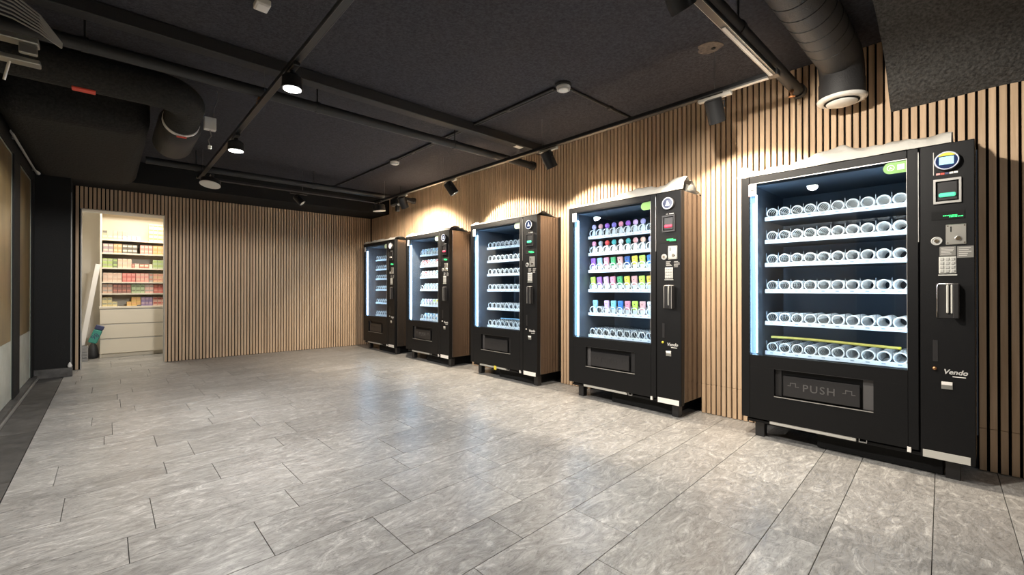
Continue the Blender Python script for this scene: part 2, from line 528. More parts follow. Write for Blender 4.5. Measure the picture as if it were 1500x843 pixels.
# ---- right wall: felt backing with niches, slats in front
PITCH = 0.041
SW = 0.029
wall_r = struct(MB().build('wall_right', FELT) if False else B(XW + 0.02, XW + 0.06, YN, YB + 0.06, M_H + 0.03, ZC).build('wall_right', FELT))
edges = [(YN, M_Y[0] - M_W)] + [(M_Y[k], M_Y[k + 1] - M_W) for k in range(4)] + [(M_Y[4], YB + 0.06)]
for a, b in edges:
    B(XW + 0.02, XW + 0.06, a - (0 if a == YN else -0.004), b - 0.004 if b < YB else b, 0, M_H + 0.03).build('backing_panel', FELT, wall_r)
SEAM = 0.245
def slat_mesh(name, z0, z1):
    mb = MB()
    if z0 < SEAM:
        mb.cbox(0, 0.02, -SW / 2, SW / 2, z0, SEAM - 0.0012, c=0.0015)
        mb.cbox(0, 0.02, -SW / 2, SW / 2, SEAM + 0.0012, z1, c=0.0015)
    else:
        mb.cbox(0, 0.02, -SW / 2, SW / 2, z0, z1, c=0.0015)
    return mb.mesh(name, OAK)
ZTR = ZC - 0.002
full = slat_mesh('slat', 0.004, ZTR)
fullb = slat_mesh('slat', 0.004, ZS - 0.004)
short = slat_mesh('slat', M_H + 0.012, ZTR)
shortb = slat_mesh('slat', M_H + 0.012, ZS - 0.004)
BULK_Y = 7.24
y = 1.0505 - PITCH * 78
while y < YB - 0.012:
    if y > YN + 0.02:
        inm = any(my - M_W - SW / 2 - 0.001 < y < my + SW / 2 + 0.001 for my in M_Y)
        low = y > BULK_Y - 0.02
        me = (shortb if low else short) if inm else (fullb if low else full)
        link('slat', me, wall_r, (XW, y, 0))
    y += PITCH

# ---- back wall
DX0, DX1, DZ = -0.247, 0.592, 2.078
wall_b = struct(B(DX1 + 0.012, XW + 0.08, YB + 0.02, YB + 0.14, 0, ZC).build('wall_back', FELT))
B(-0.62, DX0 - 0.012, YB + 0.02, YB + 0.14, 0, ZC).build('backing_panel', FELT, wall_b)
B(DX0 - 0.012, DX1 + 0.012, YB + 0.02, YB + 0.14, DZ + 0.012, ZC).build('backing_panel', FELT, wall_b)
def slat_mesh_b(name, z0, z1):
    return MB().cbox(-SW / 2, SW / 2, 0, 0.02, z0, z1, c=0.0015).mesh(name, OAK)
fb = slat_mesh_b('slat', 0.004, ZS - 0.002)
sb = slat_mesh_b('slat', DZ + 0.004, ZS - 0.002)
x = XW - 0.03
while x > -0.305:
    ind = DX0 - SW / 2 < x < DX1 + SW / 2
    link('slat', sb if ind else fb, wall_b, (x, YB, 0))
    x -= PITCH
# door lining
tr1 = struct(B(DX0 - 0.01, DX0, YB + 0.003, YB + 0.16, 0, DZ).build('trim_1', GREYLIN), 'pale grey lining of the store room doorway')
B(DX1, DX1 + 0.01, YB + 0.003, YB + 0.16, 0, DZ).build('lining_side', GREYLIN, tr1)
B(DX0 - 0.01, DX1 + 0.01, YB + 0.003, YB + 0.33, DZ, DZ + 0.01).build('lining_head', GREYLIN, tr1)

# ---- lowered bulkhead at the back, pillar, left glazing
bulk = struct(B(XL - 0.1, XW - 0.001, BULK_Y, YB + 0.019, ZS, ZC - 0.001).build('ceiling_bulkhead', BLACKW))
pil = struct(B(XL - 0.1, -0.325, 7.45, YB + 0.019, 0.0, ZS - 0.002).build('wall_pillar', BLACKW))
bbp = struct(CB(XL + 0.0, -0.305, 7.405, 7.449, 0, 0.105).build('baseboard_pillar', DARKSTONE))
tr2 = struct(B(-0.324, -0.316, 7.452, 7.462, 0.11, 2.2).build('trim_2', WIRE), 'thin grey corner bead on the black pillar')
wl = struct(B(XL - 0.12, XL, YN, 7.449, 2.262, ZC).build('wall_left', BLACKW))
B(XL - 0.12, XL + 0.03, YN, 7.40, 0.0, 0.045).build('sill', DARKSTONE, wl)
B(XL + 0.03, XL + 0.042, YN, 7.40, 0.0, 0.018).build('sill_edge', LIPM, wl)
B(XL - 0.16, XL - 0.125, YN, 7.449, 0, ZC).build('outer_panel', BLACKW, wl)
panes = [(6.33, 7.235), (4.62, 5.93), (2.9, 4.22), (1.2, 2.5), (-0.5, 0.8), (-2.1, -0.9)]
prev = 7.449
for n, (a, b) in enumerate(panes):
    w = struct(B(XL - 0.09, XL, b + 0.012, prev - (0.0 if n == 0 else 0.012), 0.046, 2.261).build('window_%d' % (n + 1), BLACKW))
    # frame, pane, board behind, frosted lower part
    B(XL - 0.028, XL - 0.018, a, b, 0.05, 2.245).build('pane', WGLASS, w)
    B(XL - 0.0175, XL - 0.0145, a + 0.001, b - 0.001, 0.575, 2.244).build('brown_film', BROWNB, w)
    B(XL - 0.0175, XL - 0.0145, a + 0.001, b - 0.001, 0.051, 0.574).build('frosted_film', FROST, w)
    e = MB().box(XL - 0.03, XL - 0.012, b, b + 0.011, 0.05, 2.256).box(XL - 0.03, XL - 0.012, a - 0.011, a, 0.05, 2.256).box(XL - 0.03, XL - 0.012, a, b, 2.246, 2.257)
    e.build('glass_edge', FRAMEG, w)
    prev = a
wn = struct(B(XL - 0.1, XW + 0.06, YN - 0.06, YN - 0.005, 0, ZC).build('wall_near', BLACKW))

# ---- store room behind the doorway
SX0, SX1, SY1, SZ = -0.42, 1.75, 9.62, 2.45
struct(B(SX0 - 0.05, SX0, YB + 0.141, SY1, 0, SZ).build('wall_store_left', CREAM))
struct(B(SX1, SX1 + 0.05, YB + 0.141, SY1, 0, SZ).build('wall_store_right', CREAM))
struct(B(SX0 - 0.05, SX1 + 0.05, SY1, SY1 + 0.05, 0, SZ).build('wall_store_back', CREAM))
struct(B(SX0, DX0 - 0.013, YB + 0.141, YB + 0.16, 0, SZ).build('wall_store_front', CREAM))
struct(B(SX0 - 0.05, SX1 + 0.05, YB + 0.141, SY1 + 0.05, SZ, SZ + 0.05).build('ceiling_store', CREAM))
lp = thing('ceiling_lamp', 'flat lit ceiling panel lamp inside the store room', 'lamp', (0.35, 8.55, SZ))
B(-0.3, 0.3, -0.15, 0.15, -0.03, -0.001).build('housing', WHITE, lp)
B(-0.28, 0.28, -0.13, 0.13, -0.034, -0.0301).build('diffuser', PANELL, lp)
light('store_light', 'AREA', (0, 0, -0.04), P_STORE, (1.0, 0.92, 0.79), lp, shape='RECTANGLE', size=0.55, size_y=0.25)

# ================================================================== TRACK LIGHTING
TX0, TX1, TY0, TY1, TZ = 0.80, 3.01, 0.893, 6.32, 2.36
tr = thing('lighting_track', 'black rectangular lighting track loop hung on thin wires under the ceiling', 'lighting track', (0, 0, 0))
def rail_mb(ax, a, b, c):
    m1, m2 = MB(), MB()
    if ax == 'x':
        m1.box(a, b, c - 0.017, c + 0.017, TZ - 0.012, TZ + 0.02); m2.box(a, b, c - 0.019, c - 0.0172, TZ - 0.013, TZ - 0.004); m2.box(a, b, c + 0.0172, c + 0.019, TZ - 0.013, TZ - 0.004)
    else:
        m1.box(c - 0.017, c + 0.017, a, b, TZ - 0.012, TZ + 0.02); m2.box(c - 0.019, c - 0.0172, a, b, TZ - 0.013, TZ - 0.004); m2.box(c + 0.0172, c + 0.019, a, b, TZ - 0.013, TZ - 0.004)
    r = m1.build('rail', TRACK, tr)
    m2.build('rail_edge_sheen', LIPM if (ax == 'x' and c < 3) else RAILE, r)  # pale edge colour stands for light caught along the black rail
rail_mb('y', TY0 - 0.017, TY1 + 0.017, TX1)
rail_mb('y', TY0 - 0.017, TY1 + 0.017, TX0)
rail_mb('x', TX0 + 0.02, TX1 - 0.02, TY1)
rail_mb('x', TX0 + 0.02, TX1 - 0.02, TY0)
for (x, y) in ((TX1, 1.25), (TX1, 2.85), (TX1, 4.5), (TX1, 6.05), (TX0, 1.6), (TX0, 3.4), (TX0, 6.1), (1.95, TY1), (1.95, TY0)):
    MB().cyl((x, y, TZ + 0.02), (x, y, ZC), 0.0018, n=6).build('wire', WIRE, tr)
for (x, y) in ((TX1, TY0), (TX1, TY1), (TX0, TY1), (TX0, TY0)):
    CB(x - 0.03, x + 0.03, y - 0.03, y + 0.03, TZ - 0.014, TZ + 0.022).build('corner_joint', TRACK, tr)
# pale unpainted pieces at the near right corner
B(TX1 - 0.012, TX1 + 0.012, TY0 + 0.03, TY0 + 0.30, TZ - 0.0165, TZ - 0.0121).build('pale_cover', TRACKW, tr)
B(TX1 - 0.75, TX1 - 0.03, TY0 - 0.006, TY0 + 0.012, TZ - 0.0165, TZ - 0.0121).build('pale_cover', TRACKW, tr)

def track_spot(label, loc, along, tilt, azim, lit=None, rad=0.055, length=0.15, spot=None, group='track spotlights'):
    """loc on the track; tilt from straight down (deg), azim = direction of tilt in plan"""
    t = thing('track_spotlight', label, 'spotlight', (loc[0], loc[1], TZ - 0.014), (0, 0, 0), group)
    if along == 'y':
        CB(-0.016, 0.016, -0.11, 0.11, -0.026, -0.0035).build('adapter', TRACKW if lit == 'warm' else TRACK, t)
    else:
        CB(-0.11, 0.11, -0.016, 0.016, -0.026, -0.0035).build('adapter', TRACK, t)
    MB().cyl((0, 0, -0.026), (0, 0, -0.055), 0.012, n=12).build('stem', TRACK, t)
    a = R(azim); k = R(tilt)
    d = Vector((math.sin(k) * math.cos(a), math.sin(k) * math.sin(a), -math.cos(k)))
    c = Vector((0, 0, -0.095 if length > 0.1 else -0.068))
    top = c - d * (length * 0.42); bot = c + d * (length * 0.58)
    h = MB().cyl(top, bot, rad, n=28, cap=False).cyl(top - d * 0.006, top, rad * 0.88, rad, n=28)
    h.cyl(bot, bot - d * 0.02, rad - 0.004, rad - 0.004, n=28, cap=False)
    hd = h.build('lamp_head', TRACK, t)
    side = d.cross(Vector((0, 0, 1)))
    side = side.normalized() if side.length > 0.1 else Vector((1, 0, 0))
    MB().tube([(0, 0, -0.05), Vector((0, 0, -0.055)) + side * (rad + 0.008), c + side * (rad + 0.008)], 0.006, 6).build('bracket', TRACK, t)
    lm = {'warm': LENSW, 'white': LENS}.get(lit, LENSOFF)
    MB().cyl(bot - d * 0.018, bot - d * 0.014, rad - 0.005, n=28).build('lens', lm, t)
    if spot:
        q = (-d).to_track_quat('Z', 'Y')
        l = light('spot_light', 'SPOT', bot + d * 0.004, spot[0], spot[1], t, q.to_euler(), spot_size=R(spot[2]), spot_blend=spot[3], shadow_soft_size=0.03)
    return t
WARM = (1.0, 0.86, 0.68)
NEUT = (1.0, 0.965, 0.92)
track_spot('black cylinder spotlight on the track above and left of the nearest vending machine', (TX1, 1.25), 'y', 30, 0, 'warm', spot=(P_WALL, WARM, 110, 0.25))
track_spot('black cylinder spotlight on the track above the product-filled second vending machine', (TX1, 2.77), 'y', 30, -12, 'warm', spot=(P_WALL, WARM, 110, 0.25))
track_spot('black cylinder spotlight leaning right, above the third vending machine from the front', (TX1, 4.35), 'y', 34, -32, 'warm', spot=(P_WALL * 1.3, WARM, 110, 0.25))
track_spot('black cylinder spotlight on the track above the fourth machine, near the back corner', (TX1, 5.50), 'y', 32, 22, 'warm', spot=(P_WALL * 1.7, WARM, 146, 0.5))
track_spot('black spotlight in the middle of the track run along the back wall', (1.90, TY1), 'x', 45, -45, None, rad=0.045, length=0.14)
track_spot('black spotlight at the top edge of the photo on the near track run', (1.80, TY0), 'x', 40, -8, 'white', spot=(P_DOWN * 0.68, (1.0, 0.92, 0.80), 124, 0.35), length=0.07)

def track_disc(label, loc, along, lit, tilt=0, azim=0, rad=0.085, power=0, drop=0.06):
    t = thing('track_downlight', label, 'downlight', (loc[0], loc[1], TZ - 0.014), (0, 0, 0), 'round track downlights')
    if along == 'y': CB(-0.018, 0.018, -0.09, 0.09, -0.026, -0.003).build('adapter', TRACK, t)
    else: CB(-0.09, 0.09, -0.018, 0.018, -0.026, -0.003).build('adapter', TRACK, t)
    a = R(azim); k = R(tilt)
    d = Vector((math.sin(k) * math.cos(a), math.sin(k) * math.sin(a), -math.cos(k)))
    c = Vector((0, 0, -0.03))
    MB().cyl(Vector((0, 0, -0.02)), c + d * 0.03, 0.016, n=12).build('stem', TRACK, t)
    MB().cyl(c + d * 0.02, c + d * 0.035, rad * 0.7, rad * 0.97, n=32).cyl(c + d * 0.035, c + d * (0.035 + drop), rad * 0.97, rad, n=32).build('lamp_head', TRACK, t)
    e = c + d * (0.035 + drop)
    MB().cyl(e, e + d * 0.008, rad + 0.002, rad + 0.002, n=32).build('ring', LENSOFF if not lit else TRACK, t)
    MB().cyl(e + d * 0.004, e + d * 0.010, rad * 0.86, n=32).build('diffuser', LENS if lit else LENSOFF, t)
    if power:
        q = (-d).to_track_quat('Z', 'Y')
        light('down_light', 'SPOT', e + d * 0.014, power, NEUT, t, q.to_euler(), spot_size=R(176), spot_blend=0.12, shadow_soft_size=0.05)
    return t
track_disc('lit round downlight on the left track, nearer to the camera of the two in view', (TX0 - 0.005, 2.77), 'y', True, power=P_DOWN, rad=0.056)
track_disc('lit round downlight on the left track, farther one, by the duct drop', (TX0, 4.33), 'y', True, power=P_DOWN, rad=0.062)
track_disc('unlit white disc lamp tilted on the left track corner near the back wall', (TX0 + 0.07, 6.02), 'y', False, tilt=14, azim=230, rad=0.100, drop=0.05)
track_disc('unlit white-rimmed round lamp at the back right corner of the track', (TX1 - 0.06, 6.12), 'y', False, tilt=6, azim=0, rad=0.088, drop=0.08)
track_disc('added round fill downlight on the left track beside the camera, out of the picture', (TX0, 1.35), 'y', True, power=P_DOWN * 0.34, rad=0.056)  # unseen lamp, added to brighten the near floor
rc_ = thing('added_fill_downlight', 'added round fill downlight behind the camera, out of the picture', 'downlight', (1.5, -1.25, ZC))  # unseen fill lamp, added to lift the near floor and shadows
MB().lathe([(0.085, -0.001), (0.085, -0.03), (0.075, -0.036)], 28).build('housing', TRACK, rc_)
MB().cyl((0, 0, -0.0361), (0, 0, -0.040), 0.07, n=28).build('diffuser', LENS, rc_)
light('down_light', 'SPOT', (0, 0, -0.05), P_DOWN * 0.22, NEUT, rc_, None, spot_size=R(170), spot_blend=0.3, shadow_soft_size=0.08)
# power feed box beside the back corner
pf = thing('track_feed_box', 'black power feed box on the track next to the back corner spotlight', 'feed box', (TX1 + 0.03, 5.75, TZ - 0.020))
CB(-0.05, 0.07, -0.10, 0.10, -0.11, 0.0, c=0.02).build('box', TRACK, pf)
CB(-0.02, 0.03, -0.055, -0.005, -0.19, -0.108, c=0.006).build('plug', TRACK, pf)
MB().tube([(0.065, 0.0, -0.03), (0.16, -0.02, 0.0), (0.26, -0.06, -0.03)], 0.012, 8).build('arm', TRACK, pf)

# ================================================================== PIPES, CONDUITS, DUCTS
def pipe(label, y, z, x0, x1, r=0.038):
    t = thing('sprinkler_pipe', label, 'pipe', ((x0 + x1) / 2, y, z), (0, 0, 0), 'sprinkler pipes')
    h = (x1 - x0) / 2
    MB().cyl((-h, 0, 0), (h, 0, 0), r, n=20).build('tube', PIPE, t)
    MB().cyl((h - 0.05, 0, 0), (h, 0, 0), r + 0.010, n=20).build('end_cap', PIPE, t)
    for k in range(int((x1 - x0) / 1.3) + 1):
        xx = -h + 0.45 + 1.3 * k
        if xx < h - 0.1:
            MB().cyl((xx, 0, r * 0.9), (xx, 0, ZC - z), 0.006, n=8).build('hanger', PIPE, t)
            MB().cyl((xx - 0.015, 0, 0), (xx + 0.015, 0, 0), r + 0.005, n=20).build('clamp', PIPE, t)
    return t
p1 = pipe('black sprinkler pipe at the right, ending above the nearest vending machine', 0.913, 2.445, -0.55, 3.63)
p2 = pipe('black sprinkler pipe crossing the middle of the ceiling to the slat wall', 3.544, 2.455, -0.55, 3.60)
p3 = pipe('black sprinkler pipe crossing the ceiling in front of the back bulkhead', 6.20, 2.445, 0.30, 3.60)
def sprinkler(label, x, y, z):
    t = thing('fire_sprinkler', label, 'sprinkler', (x, y, z), (0, 0, 0), 'copper sprinkler heads')
    MB().lathe([(0.010, 0.0), (0.014, -0.012), (0.010, -0.02), (0.006, -0.04)], 12).build('body', BRASS, t)
    MB().lathe([(0.004, -0.04), (0.020, -0.044), (0.022, -0.048), (0.004, -0.05)], 14).build('deflector', BRASS, t)
    MB().tube([(0.012, 0, -0.012), (0.02, 0, -0.026), (0.006, 0, -0.041)], 0.0025, 6).tube([(-0.012, 0, -0.012), (-0.02, 0, -0.026), (-0.006, 0, -0.041)], 0.0025, 6).build('frame_arm', BRASS, t)
sprinkler('small copper sprinkler head under the pipe at the right corner of the track', 3.45, 0.913, 2.407)
sprinkler('small brass sprinkler head under the middle pipe left of the lit downlights', 0.80, 3.544, 2.417)
trunk = thing('cable_channel', 'black flat cable trunking running across the ceiling beside the middle pipe', 'trunking', (1.5, 3.40, ZC))
CB(-2.05, 2.14, -0.05, 0.05, -0.085, -0.002).build('trunk_body', DUCT, trunk)
CB(1.67, 1.77, -0.03, 0.03, -0.0885, -0.0851, c=0.001).build('sticker', PAPER, trunk)

def conduit(label, pts, r=0.011, double=0.0):
    t = thing('ceiling_conduit', label, 'conduit', pts[0], (0, 0, 0), 'ceiling conduits')
    o = Vector(pts[0])
    for s in ((0,) if not double else (-double, double)):
        q = [Vector(p) - o for p in pts]
        dd = (q[-1] - q[0]).normalized(); sd = Vector((-dd.y, dd.x, 0)) * s
        MB().tube([p + sd for p in q], r, 8).build('tube', PIPE, t)
    q = [Vector(p) - o for p in pts]
    L = (q[-1] - q[0]).length
    for k in range(1, int(L / 0.55) + 1):
        c = q[0].lerp(q[-1], min(k * 0.55 / L, 0.97))
        CB(c.x - 0.022, c.x + 0.022, c.y - 0.022, c.y + 0.022, c.z - 0.014, c.z + 0.012).build('clip', PIPE, t)
    return t
conduit('thin twin black conduit between the two white smoke detectors', [(2.61, 2.33, ZC - 0.013), (2.61, 4.92, ZC - 0.013)], double=0.014)
conduit('thin black conduit from the farther smoke detector towards the back wall', [(2.61, 5.07, ZC - 0.013), (2.58, 7.1, ZC - 0.013)])
conduit('thin black conduit from the nearer smoke detector to the slat wall', [(2.69, 2.25, ZC - 0.013), (3.66, 2.25, ZC - 0.013)])
def detector(label, x, y):
    t = thing('smoke_detector', label, 'smoke detector', (x, y, ZC), (0, 0, 0), 'smoke detectors')
    MB().lathe([(0.062, -0.001), (0.062, -0.018), (0.056, -0.022)], 28).build('base', PIPE, t)
    MB().lathe([(0.054, -0.0221), (0.056, -0.03), (0.05, -0.045), (0.034, -0.056), (0.012, -0.060)], 28).build('dome', WHITE, t)
    MB().lathe([(0.052, -0.0465), (0.0515, -0.049), (0.043, -0.053)], 28).build('vent_ring', GREYLIN, t)
detector('white smoke detector on the ceiling, the nearer and larger of the two', 2.615, 2.247)
detector('white smoke detector on the ceiling, the farther and smaller of the two', 2.62, 4.996)

# spiral duct at the right with a white disc valve
DY, DZ2, DR = 0.635, 2.505, 0.118
du = thing('ventilation_duct', 'black spiral ventilation duct bending down to a white disc valve at the right', 'duct', (3.30, DY, 2.26))
arc = [(0.6, 0.0, DZ2)]
path = [Vector((0.9 - 3.3, 0, DZ2 - 2.26)), Vector((3.33 - 3.3, 0, DZ2 - 2.26))]
cx, cz, rr = 3.335 - 3.30, DZ2 - 2.26 - 0.115, 0.115
for k in range(1, 9):
    g = R(90 - 90 * k / 8)
    path.append(Vector((cx + rr * math.cos(g), 0, cz + rr * math.sin(g))))
path.append(Vector((cx + rr, 0, 0.02)))
MB().tube(path, DR, 30).build('duct_tube', DUCT, du)
for k in range(16):
    xx = 1.1 - 3.3 + k * 0.135
    q = [Vector((xx + 0.03 * math.sin(g), DR * math.cos(g), DZ2 - 2.26 + DR * math.sin(g))) for g in [2 * math.pi * j / 30 for j in range(31)]]
    MB().tube(q, 0.0035, 6).build('spiral_seam', DUCT, du)
vx = cx + rr
MB().lathe([(DR + 0.004, 0.10), (DR + 0.004, 0.0)], 32, (vx, 0, 0)).build('collar', DUCT, du)
MB().lathe([(DR + 0.004, 0.0), (DR + 0.014, -0.004), (DR + 0.012, -0.016), (DR - 0.02, -0.024), (DR - 0.03, -0.012)], 36, (vx, 0, 0)).build('valve_ring', WHITE, du)
MB().lathe([(DR - 0.024, -0.0245), (DR - 0.024, -0.0252)], 36, (vx, 0, 0)).build('valve_gap_shade', MGAP, du)  # black disc painting the shade of the ring-shaped gap
MB().lathe([(DR - 0.045, -0.0254), (DR - 0.035, -0.030), (DR - 0.038, -0.035), (0.02, -0.040)], 36, (vx, 0, 0)).build('valve_disc', WHITE, du)

# insulated cove at the far right
prof = [(XW - 0.002, 2.172), (3.60, 2.24), (3.517, 2.345), (3.42, 2.43), (3.319, 2.485), (3.20, 2.54), (3.06, 2.585), (2.85, 2.615), (2.4, 2.632), (2.4, ZC - 0.001), (XW - 0.002, ZC - 0.001)]
ins = MB()
NY = 60
base = prof
ylist = [0.421 - (0.421 - YN - 0.01) * k / NY for k in range(NY + 1)]
# resample underside
und = []
for a, b in zip(prof[:9][:-1], prof[:9][1:]):
    for k in range(4): und.append((a[0] + (b[0] - a[0]) * k / 4, a[1] + (b[1] - a[1]) * k / 4))
und.append(prof[8])
vs_, fs_ = [], []
for y in ylist:
    for (px, pz) in und:
        w = mnoise.noise(Vector((px * 3, y * 3, pz * 3))) * 0.012
        vs_.append((min(px + w * 0.2, XW - 0.002), y, min(pz + w, ZC - 0.003)))
nU = len(und)
for j in range(NY):
    for k in range(nU - 1):
        fs_.append((j * nU + k, j * nU + k + 1, (j + 1) * nU + k + 1, (j + 1) * nU + k))
ins.add(vs_, fs_, True)
endv = [vs_[k] for k in range(nU)] + [(2.4, 0.421, ZC - 0.001), (XW - 0.002, 0.421, ZC - 0.001)]
ins.add(endv, [tuple(range(len(endv)))])
tag(ins.build('insulated_duct', INSUL), 'large black insulated duct casing with rough curved underside at the far right', 'duct')

# left: bulky insulated casing, round duct with elbow
lc = MB()
def rbox(mb, x0, x1, y0, y1, z0, z1, r, n=6):
    # box with rounded vertical corners and lower edges (super-ellipse style)
    pts = []
    for cx_, cy_, s in ((x1 - r, y0 + r, -90), (x1 - r, y1 - r, 0), (x0 + r, y1 - r, 90), (x0 + r, y0 + r, 180)):
        for k in range(n + 1):
            g = R(s + 90 * k / n); pts.append((cx_, cy_, math.cos(g), math.sin(g)))
    rings = []
    for k in range(n + 1):
        g = R(90 * k / n)
        rings.append((r * (1 - math.cos(g)) * 1.0, z0 + r * (1 - math.sin(g))))
    vs = []; m = len(pts)
    for ins_, z in [(0, z1)] + rings:
        for px, py, c, s in pts: vs.append((px + (r - ins_) * c, py + (r - ins_) * s, z))
    fs = []
    for j in range(len(rings)):
        for k in range(m): fs.append((j * m + k, j * m + (k + 1) % m, (j + 1) * m + (k + 1) % m, (j + 1) * m + k))
    mb.add(vs, fs, True)
    mb.add(vs[-m:], [tuple(range(m))]); mb.add(vs[:m], [tuple(range(m))])
    return mb
tag(rbox(lc, XL + 0.005, 0.26, 4.62, 7.19, 2.30, ZC - 0.002, 0.14).build('insulated_casing', CASING), 'bulky black insulated casing with rounded corner above the left glazing', 'duct casing')
ld = thing('ventilation_duct', 'black round duct at the upper left with elbow and red-white label band', 'duct', (0.43, 3.92, 2.43))
rD = 0.118
path = [Vector((-1.04, 0, 0)), Vector((-0.16, 0, 0))]
for k in range(1, 9):
    g = R(-90 + 90 * k / 8); path.append(Vector((-0.16 + 0.16 * math.cos(g), 0.16 + 0.16 * math.sin(g), -0.02 * k / 8)))
path += [Vector((0.0, 0.42, -0.05))]
MB().tube(path, rD, 28).build('duct_tube', CASING, ld)
MB().tube([(0.0, 0.43, -0.05), (0.0, 0.47, -0.055)], rD + 0.004, 28).build('label_band', PAPER, ld)
CB(-0.03, 0.035, 0.428, 0.472, -0.055 - rD - 0.008, -0.055 - rD - 0.0035, c=0.001).build('band_mark', REDTAG, ld)
MB().tube([(0.0, 0.475, -0.055), (0.0, 0.50, -0.06), (-0.005, 1.02, -0.085), (-0.005, 1.03, -0.09)], [rD + 0.01, rD + 0.024, rD + 0.024, rD - 0.02], 28).build('sleeve', DUCT, ld)
CB(-0.60, -0.49, -0.03, 0.03, -rD - 0.007, -rD + 0.006, c=0.003).build('red_tag', REDTAG, ld)
# junction box with loose cables
jb = thing('junction_box', 'small white junction box with dangling cables beside the left duct', 'junction box', (0.60, 4.22, 2.36))
CB(-0.04, 0.04, -0.025, 0.025, -0.05, 0.05).build('box', WHITE, jb)
MB().tube([(0, 0, -0.05), (0.01, 0.01, -0.09), (-0.01, 0.0, -0.13), (0.0, 0.01, -0.17)], 0.004, 6).build('cable', WIRE, jb)
MB().tube([(0.02, 0, 0.05), (0.03, 0.01, 0.14), (0.05, 0.0, 0.2), (0.05, 0, ZC - 2.36)], 0.004, 6).build('cable', WIRE, jb)
CB(-0.012, 0.012, 0.0, 0.02, -0.195, -0.17, c=0.002).build('plug', WHITE, jb)
# cable tray with bundle at the left edge
ct = thing('cable_tray', 'metal cable bracket with a bundle of grey cables at the upper left edge', 'cable tray', (-0.31, 3.27, 2.275))
for k in range(7):
    z0 = 0.10 + 0.012 * k
    MB().tube([(-0.24, -0.02, z0 + 0.010 * k), (-0.14, 0.0, z0 + 0.02 + 0.011 * k), (-0.04, 0.015, z0 + 0.012 + 0.008 * k), (0.05, 0.03, z0 - 0.018 + 0.003 * k), (0.13, 0.04, 0.035 + 0.004 * k)], 0.0045, 6).build('cable', CABLE, ct)
CB(-0.20, 0.05, -0.02, 0.06, 0.0, 0.03).build('bracket', STEEL, ct)
CB(-0.02, 0.045, 0.0, 0.03, -0.05, -0.002).build('clamp', STEEL, ct)
CB(-0.20, 0.05, 0.06, 0.13, -0.075, -0.05).build('bracket', STEEL, ct)
MB().cyl((-0.06, 0.10, -0.075), (-0.08, 0.12, -0.17), 0.006, n=8).build('rod', WHITE, ct)
MB().cyl((-0.18, 0.0, 0.03), (-0.18, 0.0, ZC - 2.275), 0.006, n=8).build('hanger', STEEL, ct)
wb = thing('ceiling_box', 'small white box fixed to the ceiling at the top edge, upper left', 'ceiling box', (0.63, 2.74, ZC))
CB(-0.035, 0.035, -0.045, 0.045, -0.035, -0.001).build('box', WHITE, wb)
CB(-0.028, 0.028, -0.036, 0.036, -0.039, -0.0351, c=0.002).build('cover', PAPER, wb)
rl = thing('wall_rail', 'pale metal rail mounted above the left glass panels', 'rail', (XL, 6.5, 2.37))
MB().cyl((0.03, -0.92, 0), (0.03, 0.90, 0), 0.020, n=12).build('bar', WHITE, rl)
for yy in (-0.7, 0.7): CB(0.0, 0.03, yy - 0.015, yy + 0.015, -0.012, 0.012, c=0.002).build('bracket', LIPM, rl)

# ================================================================== VENDING MACHINES
SHELF_Z = [1.531, 1.366, 1.199, 1.009, 0.779, 0.565]
SD = 0.19       # shelf front depth behind the machine front
NCOIL = 10
SU0, SU1 = 0.100, 0.872
CP = (SU1 - SU0) / NCOIL
CR = 0.0325
def coil_mesh():
    pts = []
    turns, seg, L = 9, 16, 0.36
    for k in range(turns * seg + 1):
        g = 2 * math.pi * k / seg + math.pi * 0.5
        pts.append((CR * math.cos(g), L * k / (turns * seg), CR * math.sin(g)))
    rad = [0.0042 if k <= seg else 0.0022 for k in range(len(pts))]  # front turn made thicker to imitate LED glare on the wire
    pts = [(p[0], 0.0, p[2]) if k < seg else (p[0], p[1] - L / turns, p[2]) for k, p in enumerate(pts)]
    return MB().tube(pts, rad, 6).mesh('spiral_coil', COILW)
COILME = coil_mesh()
KEYME = MB().cbox(-0.0075, 0.0075, -0.004, 0, -0.0075, 0.0075, c=0.0015).mesh('key', KEYM)
VENDO = text_mesh('brand_lettering', 'Vendo', 0.035, BRANDG, 0.0008, 0.25, 0.0009)
PUSH = text_mesh('push_lettering', 'PUSH', 0.066, SHEENG, 0.0012, space=1.2)  # black embossing painted grey to stand for its glints
PUSHD = text_mesh('push_lettering', 'PUSH', 0.066, FLAP, 0.0012, space=1.2)
def shared(mb, name, m): return mb.mesh(name, m)
TRAYME = MB().box(SU0, SU1, SD + 0.004, SD + 0.42, -0.004, 0.0).mesh('tray', LINER)
DIVMB = MB()
for k in range(NCOIL + 1):
    uu = SU0 + CP * k
    DIVMB.box(uu - 0.0010, uu + 0.0010, SD + 0.012, SD + 0.40, 0.0, 0.045)
    DIVMB.box(uu - 0.0015, uu + 0.0015, SD + 0.012, SD + 0.016, 0.045, 0.092)
DIVME = DIVMB.mesh('tray_dividers', DIVID)
RAILME = MB().cbox(SU0 - 0.006, SU1 + 0.004, SD - 0.004, SD + 0.003, -0.008, 0.021, c=0.002).mesh('price_rail', RAIL)
MARKMB = MB()
for k in range(NCOIL):
    uu = SU0 + CP * (k + 0.5)
    MARKMB.box(uu - 0.011, uu + 0.009, SD - 0.0048, SD - 0.0041, 0.004, 0.011)
MARKME = MARKMB.mesh('price_mark', RAILMARK)

